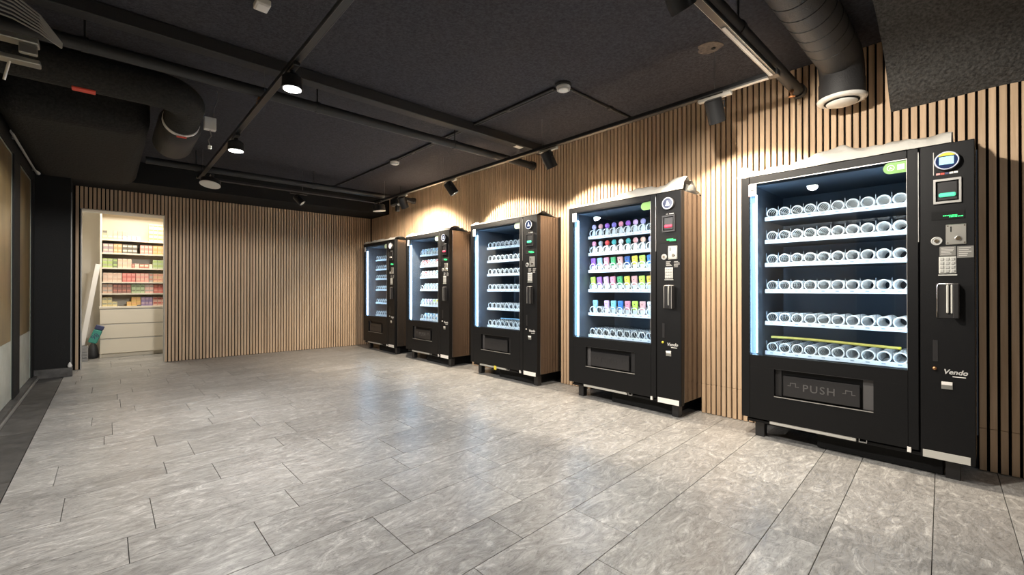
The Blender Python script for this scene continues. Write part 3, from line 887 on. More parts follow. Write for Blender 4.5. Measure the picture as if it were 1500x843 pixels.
MDESC = ['nearest black vending machine, all coils empty, light blue oval card screen',
         'second nearest black vending machine, filled with rows of colourful bottles',
         'middle black vending machine with empty coils and wood reflections on its side',
         'fourth black vending machine from the front, filled with small white boxes',
         'farthest black vending machine, nearest to the back wall, with empty coils']
MSHORT = ['nearest', 'second nearest', 'middle', 'fourth', 'farthest']
LETTER = [True, False, False, True, False]

def machine(i):
    y = M_Y[i]
    t = thing('vending_machine', MDESC[i], 'vending machine', (XF, y, 0), (0, 0, -math.pi / 2), 'row of five vending machines')
    D = 0.78
    W = M_W
    # cabinet shell
    zb = 0.130
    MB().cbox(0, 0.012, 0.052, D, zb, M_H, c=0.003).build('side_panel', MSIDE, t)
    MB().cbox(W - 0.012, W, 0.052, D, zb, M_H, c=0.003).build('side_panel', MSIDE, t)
    MB().box(0.0121, W - 0.0121, 0.052, D, M_H - 0.03, M_H - 0.002).build('top_panel', MBLACK, t)
    MB().box(0.0121, W - 0.0121, 0.052, D, zb + 0.002, 0.545).build('lower_body', MBLACK, t)
    MB().box(0.0121, W - 0.0121, D - 0.02, D - 0.001, 0.5451, M_H - 0.0301).build('back_panel', MBLACK, t)
    MB().box(0.905, W - 0.0121, 0.055, D - 0.021, 0.5451, M_H - 0.0301).build('control_bay', MBLACK, t)
    ln = MB().box(0.0122, 0.080, 0.0545, D - 0.021, 0.5452, M_H - 0.0302)
    ln.box(0.896, 0.9049, 0.0545, D - 0.021, 0.5452, M_H - 0.0302)
    ln.box(0.0801, 0.8959, 0.0545, D - 0.021, M_H - 0.06, M_H - 0.0302)
    ln.box(0.0801, 0.8959, 0.66, 0.67, 0.5452, M_H - 0.0601)
    ln.box(0.0801, 0.8959, 0.0545, 0.659, 0.5452, 0.550)
    ln.build('liner', LINER, t)
    # glazed door: stiles, rails and lower panel
    dm = MB()
    dm.cbox(0.0, 0.055, 0, 0.05, 0.140, M_H, c=0.003)
    dm.cbox(0.0551, 0.8829, 0, 0.05, 1.777, M_H, c=0.003)
    dm.cbox(0.883, 0.930, 0, 0.05, 0.140, M_H, c=0.003)
    dm.box(0.0551, 0.8829, 0, 0.05, 0.496, 0.580)
    dm.box(0.0551, 0.8829, 0, 0.05, 0.140, 0.309)
    dm.box(0.0551, 0.207, 0, 0.05, 0.3091, 0.4959)
    dm.box(0.732, 0.8829, 0, 0.05, 0.3091, 0.4959)
    dm.box(0.2071, 0.7319, 0.035, 0.05, 0.3091, 0.4959)
    door = dm.build('door', MBLACK, t)
    B(0.0556, 0.8824, 0.010, 0.016, 0.5805, 1.7765).build('glass_pane', GLASS, door)
    B(0.8805, 0.8828, -0.0005, 0.002, 0.585, 1.775).build('edge_trim', LIPM, door)
    B(0.9285, 0.9315, -0.0012, 0.0, 1.35 if i else 1.30, 1.80).build('edge_trim', LIPM, door)
    B(0.0556, 0.883, -0.0005, 0.002, 1.772, 1.7768).build('edge_trim', LIPM if i == 0 else MBLACK, door)
    # delivery hatch
    lip = B(0.207, 0.732, -0.003, 0.004, 0.3085, 0.3125).build('recess_lip', LIPM, door)
    B(0.205, 0.734, -0.002, 0.0, 0.496, 0.4985).build('recess_lip', FLAP, door)
    fl = CB(0.258, 0.668, 0.010, 0.022, 0.322, 0.457, c=0.003).build('delivery_flap', FLAP, t)
    B(0.680, 0.7318, 0.028, 0.034, 0.3135, 0.490).build('hatch_cheek', SHEENG if i == 0 else FLAP, t)  # the paler cheek has a grey reflection painted into its colour
    B(0.2073, 0.245, 0.028, 0.034, 0.3135, 0.490).build('hatch_cheek', FLAP if i == 0 else SHEENG, t)
    link('push_lettering', PUSH if LETTER[i] else PUSHD, fl, (0.458, 0.0098, 0.390), (R(90), 0, 0))
    for s, c in ((1, 0.315), (-1, 0.612)):
        am = MB()
        am.prism([(c - 0.030, 0.394), (c - 0.012, 0.394), (c - 0.012, 0.412), (c + 0.014, 0.412), (c + 0.014, 0.390), (c + 0.034, 0.390), (c + 0.034, 0.394), (c + 0.018, 0.394), (c + 0.018, 0.417), (c - 0.016, 0.417), (c - 0.016, 0.398), (c - 0.030, 0.398)], 'y', 0.0088, 0.0101)
        am.build('arrow_mark', SHEENG if LETTER[i] else FLAP, fl)
    # LED tubes inside the door
    for u0, u1, d0 in ((0.060, 0.090, 0.030), (0.884, 0.8945, 0.056)):
        l = B(u0, u1, d0, d0 + 0.018, 0.590, 1.70).build('led_tube', LEDM, t)
        if u0 < 0.5: B(u0 - 0.001, u1 - 0.003, d0 - 0.004, d0 - 0.0005, 0.588, 1.702).build('tube_blue_glow', LEDC, l)  # glowing strip added so the tube front looks blue, not white
    # control door
    cd = CB(0.936, W, 0, 0.05, 0.112, M_H, c=0.003).build('control_door', MBLACK, t)
    def cpart(name, mb, m, parent=cd): return mb.build(name, m, parent)
    # card reader
    rc = (1.044, 1.726)
    if i == 0:
        rd = MB().lathe([(0.050, 0.0), (0.050, -0.022), (0.046, -0.026)], 32, (rc[0], 0, rc[1]), 'y').build('card_reader', FLAP, t)
        MB().lathe([(0.0455, -0.0262), (0.049, -0.0285), (0.0425, -0.0285), (0.0425, -0.0262)], 36, (rc[0], 0, rc[1]), 'y').build('reader_ring', RINGW, rd)
        MB().cyl((rc[0], -0.0262, rc[1]), (rc[0], -0.0272, rc[1]), 0.0424, n=32).build('reader_face', SCREEND, rd)
        CB(rc[0] - 0.029, rc[0] + 0.027, -0.0285, -0.0273, rc[1] - 0.020, rc[1] + 0.021, c=0.0004).build('screen', SCREENB, rd)
        yv = [(rc[0] + 0.042 * math.cos(g), rc[1] + 0.042 * math.sin(g)) for g in [R(38 + 104 * k / 10) for k in range(11)]]
        m_ = MB(); n_ = len(yv)
        m_.add([(a, -0.0282, b) for a, b in yv] + [(a, -0.0272, b) for a, b in yv], [tuple(range(n_)), tuple(range(2 * n_ - 1, n_ - 1, -1))] + [(k, (k + 1) % n_, n_ + (k + 1) % n_, n_ + k) for k in range(n_)])
        m_.build('yellow_arc', YELLOW, rd)
        B(0.990, 0.993, -0.0015, 0, 1.66, 1.785).build('reader_edge', LIPM, cd)
        for k, m in enumerate((PINKP, REDTAG, NAVY, PAPER, PAPER)):
            B(1.002 + 0.017 * k, 1.017 + 0.017 * k, -0.0012, 0, 1.658, 1.668).build('card_mark', m, cd)
    else:
        rd = MB().lathe([(0.050, 0.0), (0.050, -0.018), (0.046, -0.022)], 32, (rc[0], 0, rc[1]), 'y').build('card_reader', FLAP, t)
        MB().lathe([(0.0445, -0.0222), (0.0485, -0.0245), (0.0405, -0.0245), (0.0405, -0.0222)], 36, (rc[0], 0, rc[1]), 'y').build('reader_ring', RINGW, rd)
        MB().cyl((rc[0], -0.0222, rc[1]), (rc[0], -0.0232, rc[1]), 0.0404, n=32).build('reader_face', SCREEND if i < 4 else PAPER, rd)
        ic = MB().add([(rc[0] - 0.017, -0.0245, rc[1] - 0.017), (rc[0] + 0.017, -0.0245, rc[1] - 0.017), (rc[0] + 0.007, -0.0245, rc[1] + 0.010), (rc[0] - 0.007, -0.0245, rc[1] + 0.010),
                       (rc[0] - 0.017, -0.0233, rc[1] - 0.017), (rc[0] + 0.017, -0.0233, rc[1] - 0.017), (rc[0] + 0.007, -0.0233, rc[1] + 0.010), (rc[0] - 0.007, -0.0233, rc[1] + 0.010)],
                      [(0, 1, 2, 3), (7, 6, 5, 4), (0, 4, 5, 1), (1, 5, 6, 2), (2, 6, 7, 3), (3, 7, 4, 0)])
        ic.cyl((rc[0], -0.0245, rc[1] + 0.016), (rc[0], -0.0233, rc[1] + 0.016), 0.007, n=14)
        ic.build('screen_icon', ICONW, rd)
        B(1.020, 1.036, -0.0012, 0, 1.642, 1.647).build('card_mark', NOTICE2, cd)
        B(1.048, 1.085, -0.0012, 0, 1.641, 1.648).build('card_mark', NOTICE2, cd)
    # banknote slot
    bv = MB().box(0.991, 1.098, -0.012, 0, 1.500, 1.512).box(0.991, 1.098, -0.012, 0, 1.621, 1.633).box(0.991, 1.000, -0.012, 0, 1.5121, 1.6209).box(1.089, 1.098, -0.012, 0, 1.5121, 1.6209)
    bo = bv.build('banknote_slot', LIPM if i == 0 else FLAP, t)
    CB(1.006, 1.084, -0.008, 0, 1.517, 1.617, c=0.003).build('slot_face', FLAP, bo)
    gm = GLOWR if i in (1, 3) else GLOWG2
    if i != 4:
        CB(1.012, 1.078, -0.020, -0.0081, 1.534, 1.556, c=0.006).build('lit_bezel', gm, bo)
    else:
        CB(1.012, 1.078, -0.020, -0.0081, 1.534, 1.556, c=0.006).build('bezel', NOTICE2, bo)
    # green display
    ds = B(0.982, 1.110, -0.003, 0, 1.414, 1.458).build('display', MGAP, t)
    seg = MB()
    random.seed(31 + i)
    for rowz, a, b in ((1.431, 1.028, 1.082), (1.424, 1.052, 1.106)):
        u = a
        while u < b:
            w = random.choice((0.004, 0.006, 0.008))
            seg.box(u, u + w, -0.0042, -0.0031, rowz, rowz + 0.0085 * (0.65 if i == 0 else 1.5)); u += w + 0.002
    seg.build('display_segments', GLOWG, ds)
    # coin plate
    cpn = CB(1.038, 1.117, -0.006, 0, 1.277, 1.385, c=0.004).build('coin_plate', STEEL, t)
    MB().cyl((1.086, -0.0061, 1.308), (1.086, -0.014, 1.308), 0.015, 0.011, n=18).build('return_button', CHROME, cpn)
    B(1.056, 1.060, -0.0085, -0.0061, 1.345, 1.372).build('coin_slot', MGAP, cpn)
    for a in (1.046, 1.109):
        for b in (1.286, 1.376): MB().cyl((a, -0.0061, b), (a, -0.008, b), 0.003, n=8).build('screw', CHROME, cpn)
    # lock
    lk = MB().lathe([(0.023, 0.0), (0.023, -0.004), (0.018, -0.005), (0.017, -0.002)], 22, (1.003, 0, 1.300), 'y').build('lock', KEYM, t)
    MB().cyl((1.003, -0.002, 1.300), (1.003, -0.008, 1.300), 0.010, n=16).build('lock_core', CHROME, lk)
    # notices
    for (u0, u1, z0, z1) in ((1.014, 1.076, 1.218, 1.268), (1.081, 1.142, 1.205, 1.266)):
        nb = B(u0, u1, -0.0010, 0, z0, z1).build('notice', NOTICE if i == 0 else MBLACK, t)
        mm = MB()
        for k in range(5):
            zz = z1 - 0.007 - k * (z1 - z0 - 0.01) / 5
            mm.box(u0 + 0.006, u1 - 0.006 - random.random() * 0.02, -0.0016, -0.0011, zz - 0.003, zz)
        mm.build('printed_lines', NOTICE2, nb)
    # keypad
    kp = CB(1.011, 1.078, -0.004, 0, 1.123, 1.213, c=0.002).build('keypad', KEYP, t)
    for a in range(3):
        for b in range(4):
            link('key', KEYME, kp, (1.0235 + a * 0.021, -0.0041, 1.135 + b * 0.0215))
    B(1.009, 1.081, -0.005, 0, 1.111, 1.117).build('keypad_ledge', KEYP, t)
    # handle
    hd = MB().cbox(1.000, 1.090, -0.004, 0, 0.882, 1.070, c=0.002).build('door_handle', FLAP, t)
    MB().tube([(1.004, -0.007, 0.886), (1.004, -0.007, 1.060), (1.012, -0.007, 1.067), (1.084, -0.007, 1.067)], 0.0030, 8).build('handle_rim', CHROME if i == 0 else LIPM, hd)
    CB(1.066, 1.090, -0.045, -0.0041, 0.884, 1.066, c=0.004).build('grip', FLAP, hd)
    CB(1.040, 1.049, -0.018, -0.0041, 0.908, 1.062, c=0.004).build('grip_bar', ICONW if False else KEYP, hd)
    if i == 0: CB(1.057, 1.065, -0.018, -0.0041, 0.908, 1.062, c=0.003).build('grip_bar', KEYP, hd)
    if i: CB(1.086, 1.0905, -0.047, -0.0451, 0.884, 1.066, c=0.001).build('grip_edge', LIPM, hd)
    # slot and knob below
    B(0.986, 1.006, -0.0015, 0, 0.645, 0.760).build('sensor_window', FLAP, t)
    MB().lathe([(0.006, 0.0), (0.009, -0.004), (0.009, -0.010), (0.004, -0.013)], 16, (0.993, 0, 0.607), 'y').build('knob', BRASS if i == 0 else YELLOW if i == 1 else LIPM, t)
    link('brand_lettering', VENDO, t, (1.072, -0.0008, 0.593), (R(90), 0, 0))
    B(1.062, 1.112, -0.001, 0, 0.568, 0.572).build('brand_underline', PAPER, t)
    lb = CB(1.019, 1.063, -0.004, 0, 0.500, 0.540, c=0.001).build('door_tab', STEEL, t)
    CB(1.020, 1.062, -0.006, -0.0041, 0.522, 0.539, c=0.001).build('tab_lid', PAPER, lb)
    # base
    CB(0.178, 0.649, 0.004, 0.02, 0.117, 0.139, c=0.002).build('base_strip', STRIP, t)
    MB().box(0.662, 0.700, 0.006, 0.02, 0.118, 0.122).box(0.662, 0.665, 0.006, 0.02, 0.1221, 0.138).box(0.697, 0.700, 0.006, 0.02, 0.1221, 0.138).build('latch', LIPM, t)
    CB(0.880, 0.897, -0.003, 0.012, 0.120, 0.150, c=0.001).build('corner_tab', PAPER, t)
    CB(0.945, 1.128, -0.002, -0.0001, 0.1135, 0.155, c=0.0008).build('kick_label', PAPER if i else STRIP, t)
    CB(0.03, W - 0.03, 0.021, 0.06, 0.108, 0.129, c=0.003).build('base_beam', MBLACK, t)
    for (a, b) in ((0.065, 0.07), (1.03, 0.07), (0.065, 0.62), (1.03, 0.62)):
        MB().cbox(a, a + 0.06, b, b + 0.06, 0.0, 0.1075, c=0.004).build('foot', FLAP, t)
    CB(0.43, 1.02, 0.10, 0.70, 0.004, 0.107, c=0.003).build('plinth', MGAP, t)
    if i == 2: CB(0.45, 0.49, -0.002, 0.003, 0.100, 0.145, c=0.001).build('yellow_tag', YELLOW, t)
    # stickers on the glass
    st = B(0.050, 0.100, -0.0010, -0.0001, 1.690, 1.772).build('corner_sticker', PAPER, t)
    B(0.060, 0.090, -0.0015, -0.0011, 1.725, 1.733).build('sticker_mark', DARKG if i == 0 else PINKP, st)
    if i == 0: B(0.050, 0.100, -0.0015, -0.0011, 1.690, 1.694).box(0.050, 0.100, -0.0015, -0.0011, 1.768, 1.772).build('sticker_border', PINKP, st)
    hw = 0.050 if i < 1 else 0.045
    pv = []
    ca, cb, rr = 0.878 - 0.035, 0.878 - 2 * hw + 0.034, 0.034
    for k in range(13):
        g = R(90 + 180 * k / 12); pv.append((cb + rr * math.cos(g), 1.7385 + rr * math.sin(g)))
    pv += [(0.8795, 1.7385 - rr), (0.8795, 1.7385 + rr)]
    n_ = len(pv); m_ = MB()
    m_.add([(a, 0.0085, b) for a, b in pv] + [(a, 0.0095, b) for a, b in pv], [tuple(range(n_)), tuple(range(2 * n_ - 1, n_ - 1, -1))] + [(k, (k + 1) % n_, n_ + (k + 1) % n_, n_ + k) for k in range(n_)])
    gs = m_.build('green_sticker', GREENP if i < 2 else PGREEN, t)
    if i == 0:
        MB().cyl((0.812, 0.0078, 1.7385), (0.812, 0.0084, 1.7385), 0.0175, n=22).build('round_mark', PAPER, gs)
        MB().cyl((0.812, 0.0070, 1.7385), (0.812, 0.0077, 1.7385), 0.0135, n=22).build('round_mark_centre', GREENP, gs)
        MB().box(0.804, 0.820, 0.0064, 0.0069, 1.732, 1.736).box(0.809, 0.815, 0.0064, 0.0069, 1.7361, 1.743).build('round_mark_sign', PAPER, gs)
        B(0.841, 0.872, 0.0075, 0.0084, 1.723, 1.754).build('white_square', PAPER, gs)
    # trays and coils
    for r, z in enumerate(SHELF_Z):
        tr_ = link('tray', TRAYME, t, (0, 0, z + 0.008))
        link('tray_dividers', DIVME, tr_, (0, 0, 0.0002))
        rr_ = link('price_rail', RAILME, tr_)
        link('price_marks', MARKME, tr_)
        rnd = random.Random(100 * i + r)
        for k in range(NCOIL):
            c = link('spiral_coil', COILME, t, (SU0 + CP * (k + 0.5), SD + 0.010, z + 0.008 + CR + 0.014))
            c.rotation_euler = (0, rnd.choice((0, 0, 0.5, -0.6, 1.2, 3.0)), 0)
    return t
MACH = [machine(i) for i in range(5)]
def mloc(i, u, d, z): return (XF + d, M_Y[i] - u, z)

# plastic film left on top of every machine
FLM = ['crumpled white plastic film on top of the nearest vending machine', 'crumpled white plastic film on top of the second nearest vending machine',
       'flat white plastic film on top of the middle vending machine', 'crumpled white plastic film on top of the fourth vending machine from the front',
       'crumpled white plastic film on top of the farthest vending machine']
FH = [0.080, 0.062, 0.026, 0.045, 0.040]
FU = [(-0.03, 1.06), (0.00, 1.16), (0.0, 1.15), (0.0, 1.15), (0.0, 1.13)]
for i in range(5):
    u0, u1 = FU[i]; NU, NV = 90, 16
    vs_, fs_ = [], []
    for a in range(NU + 1):
        for b in range(NV + 1):
            s, q = a / NU, b / NV
            u = u0 + (u1 - u0) * s
            d = 0.003 + 0.31 * q
            n1 = mnoise.noise(Vector((u * 4 + i * 7, d * 6, 0.3)))
            n2 = mnoise.noise(Vector((u * 17 + i * 3, d * 22, 1.7)))
            n3 = abs(mnoise.noise(Vector((u * 9 + d * 14 + i * 5, d * 9 - u * 3, 5.2))))
            hump = math.sin(math.pi * min(1, q * 1.25 + 0.02)) ** 0.6 if q < 0.78 else 0.25 * (1 - (q - 0.78) / 0.22)
            env = 0.35 + 0.65 * min(1, s * 3.0) * (1.0 if s < 0.93 else 1 + (s - 0.93) * 3)
            env += 0.8 * math.exp(-((s - 0.02) / 0.035) ** 2)
            if i == 1: env *= 0.6 + 1.1 * math.exp(-((s - 0.62) / 0.16) ** 2) + 0.9 * math.exp(-((s - 0.95) / 0.1) ** 2)
            z = M_H + 0.004 + FH[i] * hump * env * (1 + 0.5 * n1) + (0.016 * n2 + 0.022 * n3) * (0.30 + hump)
            over = 0.0
            if q < 0.10: over = 0.006 * mnoise.noise(Vector((u * 8, i, 0)))
            dd = d + 0.012 * n2 - (0.004 if q < 0.05 else 0)
            if q == 0: z = M_H + 0.003 + max(0, 0.006 * n1); dd = 0.002
            vs_.append((XF + dd, M_Y[i] - u, max(z, M_H + 0.0025)))
    for a in range(NU):
        for b in range(NV):
            fs_.append((a * (NV + 1) + b, (a + 1) * (NV + 1) + b, (a + 1) * (NV + 1) + b + 1, a * (NV + 1) + b + 1))
    tag(MB().add(vs_, fs_, True).build('plastic_film', SHEET), FLM[i], 'plastic film', 'plastic films on the machines')

# ================================================================== PRODUCTS
def col_mat(c, rough=0.4):
    nm = 'product_%02d_%02d_%02d' % tuple(int(v * 99) for v in c)
    return mat(nm, c, rough)
PAL = dict(lavender=(0.62, 0.52, 0.85), purple=(0.36, 0.13, 0.62), lilac=(0.68, 0.45, 0.72), pink=(0.85, 0.32, 0.45), rose=(0.80, 0.42, 0.42), red=(0.70, 0.06, 0.06),
           violet=(0.28, 0.22, 0.70), teal=(0.08, 0.45, 0.45), green=(0.08, 0.45, 0.18), lime=(0.55, 0.85, 0.12), yellow=(0.85, 0.72, 0.10), amber=(0.90, 0.55, 0.08),
           blue=(0.06, 0.25, 0.75), navy=(0.04, 0.13, 0.42), sky=(0.30, 0.58, 0.85), cyan=(0.25, 0.65, 0.78), white=(0.85, 0.86, 0.88), grey=(0.35, 0.38, 0.45), peach=(0.85, 0.50, 0.38), dusky=(0.60, 0.28, 0.28), magenta=(0.75, 0.10, 0.40))
LIGHT = col_mat((0.72, 0.80, 0.86))
bodyA = MB().lathe([(0.004, 0.0), (0.023, 0.001), (0.0245, 0.010), (0.022, 0.030), (0.013, 0.062), (0.009, 0.070), (0.009, 0.076)], 14, sy=0.62).mesh('body', LIGHT)
def bulb(m): return MB().lathe([(0.008, 0.0762), (0.017, 0.082), (0.021, 0.095), (0.019, 0.108), (0.010, 0.116), (0.003, 0.118)], 14, sy=0.7).mesh('cap', m)
def stick_meshes(m, h=0.118):
    b = MB(); rings = [(0.0, 0.015, 0.010), (0.004, 0.018, 0.012), (h * 0.5, 0.0195, 0.0125), (h * 0.92, 0.0235, 0.013), (h, 0.021, 0.011)]
    vs, fs = [], []
    n = 12
    for z, rx, ry in rings:
        for k in range(n):
            g = 2 * math.pi * k / n
            c, s = math.cos(g), math.sin(g)
            vs.append((rx * math.copysign(abs(c) ** 0.55, c), ry * math.copysign(abs(s) ** 0.55, s), z))
    for j in range(len(rings) - 1):
        for k in range(n): fs.append((j * n + k, j * n + (k + 1) % n, (j + 1) * n + (k + 1) % n, (j + 1) * n + k))
    fs += [tuple(reversed(range(n))), tuple(range((len(rings) - 1) * n, len(rings) * n))]
    b.add(vs, fs, False)
    return b.mesh('body', m)
LOWM = MB().cbox(-0.0165, 0.0165, -0.0135, -0.0128, 0.006, 0.050, c=0.0003).mesh('front_print', LIGHT)
DOTM = MB().cyl((0, -0.0142, 0.092), (0, -0.0130, 0.092), 0.004, n=10).mesh('button', DARKG)
_c1, _c2 = {}, {}
def product(kind, cname, i, row, k, du=0.0, lean=0.0):
    m = col_mat(PAL[cname])
    z = SHELF_Z[row] + 0.0085
    u = SU0 + CP * (k + 0.5) + du
    shelf = ['top', 'second', 'third', 'fourth', 'fifth', 'bottom'][row]
    nouns = {'bulb': 'round-headed bottle', 'stick': 'flat tapered device'}
    t = thing({'bulb': 'vape_bottle', 'stick': 'vape_stick'}[kind], '%s %s, %s shelf of %s machine, %s coil from left' % (cname, nouns[kind], shelf, MSHORT[i], ORD[k]), 'vape', mloc(i, u, SD + 0.036, z), (lean, 0, -math.pi / 2), 'products on the %s shelf of the %s machine' % (shelf, MSHORT[i]))
    if kind == 'bulb':
        if cname not in _c1: _c1[cname] = bulb(m)
        link('body', bodyA, t); link('cap', _c1[cname], t)
    else:
        if cname not in _c2: _c2[cname] = stick_meshes(m)
        link('body', _c2[cname], t); link('front_print', LOWM, t); link('button', DOTM, t)
    t.scale = (1.22, 1.0, 1.20 if row > 2 else 1.16)
    t.rotation_euler = (0, {2: -0.07, 3: -0.10, 4: -0.04}.get(row, 0.0), -math.pi / 2)
R1 = ['lavender', 'rose', 'purple', 'violet', 'pink', 'purple', 'lilac', 'lavender']
R2 = ['pink', 'grey', 'red', 'teal', 'white', 'teal', 'rose', 'peach', 'lavender']
R3 = ['purple', 'sky', 'pink', 'green', 'rose', 'navy', 'yellow', 'lime', 'blue', 'sky']
R4 = ['lime', 'purple', 'lilac', 'pink', 'green', 'yellow', 'rose', 'lime', 'amber', 'yellow']
for k, c in enumerate(R1): product('bulb', c, 1, 0, k)
for k, c in enumerate(R2): product('bulb', c, 1, 1, k)
for k, c in enumerate(R3): product('stick', c, 1, 2, k, lean=0)
for k, c in enumerate(R4): product('stick', c, 1, 3, k)
for k, c in ((0, 'sky'), (2, 'lilac'), (3, 'cyan'), (4, 'blue'), (5, 'pink'), (6, 'lime'), (7, 'rose'), (8, 'white')): product('stick', c, 1, 4, k, du=0.02 if k == 0 else 0.0)
# small boxes in the fourth machine
def pack(cname, top, row, k, h=0.105):
    shelf = ['top', 'second', 'third', 'fourth', 'fifth', 'bottom'][row]
    t = thing('small_box', '%s small box with %s band, %s shelf of fourth machine, %s coil from left' % (cname, top, shelf, ORD[k]), 'box', mloc(3, SU0 + CP * (k + 0.5), SD + 0.036, SHELF_Z[row] + 0.0085), (0, 0, -math.pi / 2), 'small boxes on the %s shelf of the fourth machine' % shelf)
    CB(-0.024, 0.024, -0.013, 0.013, 0, h, c=0.002).build('carton', col_mat(PAL[cname]), t)
    B(-0.0235, 0.0235, -0.0137, -0.0131, h * 0.55, h * 0.9).build('printed_band', col_mat(PAL[top]), t)
S4 = [[('white', 'sky'), ('white', 'sky'), ('white', 'teal'), ('white', 'navy'), ('white', 'cyan'), ('white', 'sky'), ('white', 'teal')],
      [('white', 'red'), ('dusky', 'red'), ('white', 'red'), ('white', 'navy'), ('white', 'grey'), ('white', 'red'), ('white', 'navy')],
      [('white', 'peach'), ('white', 'red'), ('white', 'peach'), ('white', 'rose'), ('white', 'peach'), ('white', 'teal'), ('white', 'red')],
      [None, ('white', 'sky'), ('white', 'cyan'), ('white', 'sky'), ('white', 'grey'), ('white', 'sky'), ('white', 'cyan')],
      [('white', 'sky'), ('white', 'lavender'), ('white', 'pink'), ('white', 'purple'), ('white', 'lime'), ('white', 'yellow'), ('white', 'green')],
      [None, ('sky', 'white'), ('white', 'cyan'), ('sky', 'white'), ('white', 'sky'), ('sky', 'white'), ('white', 'cyan')]]
for r, row in enumerate(S4):
    for k, e in enumerate(row):
        if e: pack(e[0], e[1], r, k)
# loose items lying on coils
zt = SHELF_Z[5] + 0.008 + 0.0925 + 0.010
yt = thing('yellow_tube', 'long yellow tube lying across the bottom coils of the nearest vending machine', 'tube', mloc(0, 0.12, SD + 0.05, zt), (0, 0, -math.pi / 2))
MB().tube([(0.0, 0, 0.014), (0.12, 0.002, 0.016), (0.3, 0.004, 0.013), (0.5, 0.006, 0.006), (0.66, 0.002, 0.001), (0.70, 0.0, 0.0)], 0.0092, 10).build('tube', YTUBE, yt)
MB().cyl((0.700, 0, 0.0), (0.712, 0, 0.0), 0.0098, n=10).build('tip', YELLOW, yt)
pt = thing('pale_tube', 'pale plastic tube lying across the bottom coils of the middle vending machine', 'tube', mloc(2, 0.30, SD + 0.05, zt + 0.002), (0, 0, -math.pi / 2))
MB().tube([(0.0, 0, 0), (0.25, 0.0, 0.004), (0.48, 0, 0.0)], 0.009, 10).build('tube', col_mat(PAL['sky']), pt)
MB().cyl((0.48, 0, 0), (0.49, 0, 0), 0.0095, n=10).build('tip', RAIL, pt)
fv, ff = [], []
for a in range(31):
    for b in range(9):
        u, d = 0.16 + 0.62 * a / 30, SD + 0.02 + 0.16 * b / 8
        z = zt - 0.002 + 0.016 * mnoise.noise(Vector((u * 7, d * 9, 2))) + 0.014 * abs(mnoise.noise(Vector((u * 19, d * 15, 4))))
        fv.append(mloc(1, u, d, max(z, zt - 0.004)))
for a in range(30):
    for b in range(8): ff.append((a * 9 + b, (a + 1) * 9 + b, (a + 1) * 9 + b + 1, a * 9 + b + 1))
tag(MB().add(fv, ff, True).build('clear_film', FILM), 'loose crumpled clear film over the bottom coils of the second nearest machine', 'plastic film')

# ================================================================== STORE ROOM
CU0, CU1, CY = -0.085, 1.05, 9.03
cb = thing('shelf_cabinet', 'tall cream shelf cabinet with drawers inside the store room', 'cabinet', (0, CY, 0))
CD = 0.40
CB(CU0, CU0 + 0.022, 0.0, CD, 0, 2.30, c=0.002).build('side_panel', CABW, cb)
CB(CU1 - 0.022, CU1, 0.0, CD, 0, 2.30, c=0.002).build('side_panel', CABW, cb)
B(CU0 + 0.0221, CU1 - 0.0221, CD - 0.012, CD, 0, 2.30).build('back_panel', CABW, cb)
B(CU0 + 0.0221, CU1 - 0.0221, 0.01, CD - 0.0121, 2.27, 2.30).build('top_panel', CABW, cb)
B(CU0 + 0.0221, CU1 - 0.0221, 0.03, CD - 0.0121, 0.0, 0.06).build('plinth', CABW, cb)
SH = [1.80, 1.594, 1.368, 1.152, 0.976]
for z in SH: CB(CU0 + 0.0221, CU1 - 0.0221, 0.003, CD - 0.0121, z - 0.022, z, c=0.001).build('shelf', CABW, cb)
CB(CU0 - 0.008, CU1 + 0.008, -0.02, CD - 0.0121, 0.742, 0.776, c=0.003).build('counter', CABW, cb)
for k, (a, b) in enumerate(((0.065, 0.285), (0.291, 0.508), (0.514, 0.735))):
    d = CB(CU0 + 0.003, CU1 - 0.003, -0.018, -0.001, a, b, c=0.002).build('drawer', CABW, cb)
    B(CU0 + 0.005, CU1 - 0.005, -0.0186, -0.0181, b - 0.008, b - 0.001).build('grip_groove', GREYLIN, d)

BP = {'sage': (0.34, 0.36, 0.24), 'dark green': (0.10, 0.16, 0.06), 'beige pink': (0.66, 0.42, 0.30), 'lilac': (0.46, 0.30, 0.40), 'cream': (0.80, 0.72, 0.50), 'greyish purple': (0.28, 0.20, 0.24),
      'orange brown': (0.55, 0.28, 0.10), 'black': (0.035, 0.032, 0.030), 'salmon': (0.72, 0.27, 0.22), 'orange': (0.82, 0.42, 0.12), 'apple green': (0.34, 0.50, 0.10), 'rosy cream': (0.76, 0.56, 0.44),
      'brick red': (0.50, 0.13, 0.08), 'light pink': (0.80, 0.48, 0.40), 'red': (0.62, 0.10, 0.09), 'peach': (0.80, 0.50, 0.30), 'maroon': (0.20, 0.045, 0.035), 'pale green': (0.40, 0.52, 0.28),
      'yellow cream': (0.74, 0.62, 0.28), 'amber': (0.80, 0.48, 0.10), 'violet': (0.20, 0.12, 0.34), 'grey': (0.35, 0.31, 0.28)}
BP = {k: tuple(0.80 * a + 0.20 * b for a, b in zip(v, (0.72, 0.62, 0.50))) for k, v in BP.items()}
def ux(zc): return -0.058 + (zc - 105) / 945.0 * 0.716
LAYH = 0.068
CART = {}
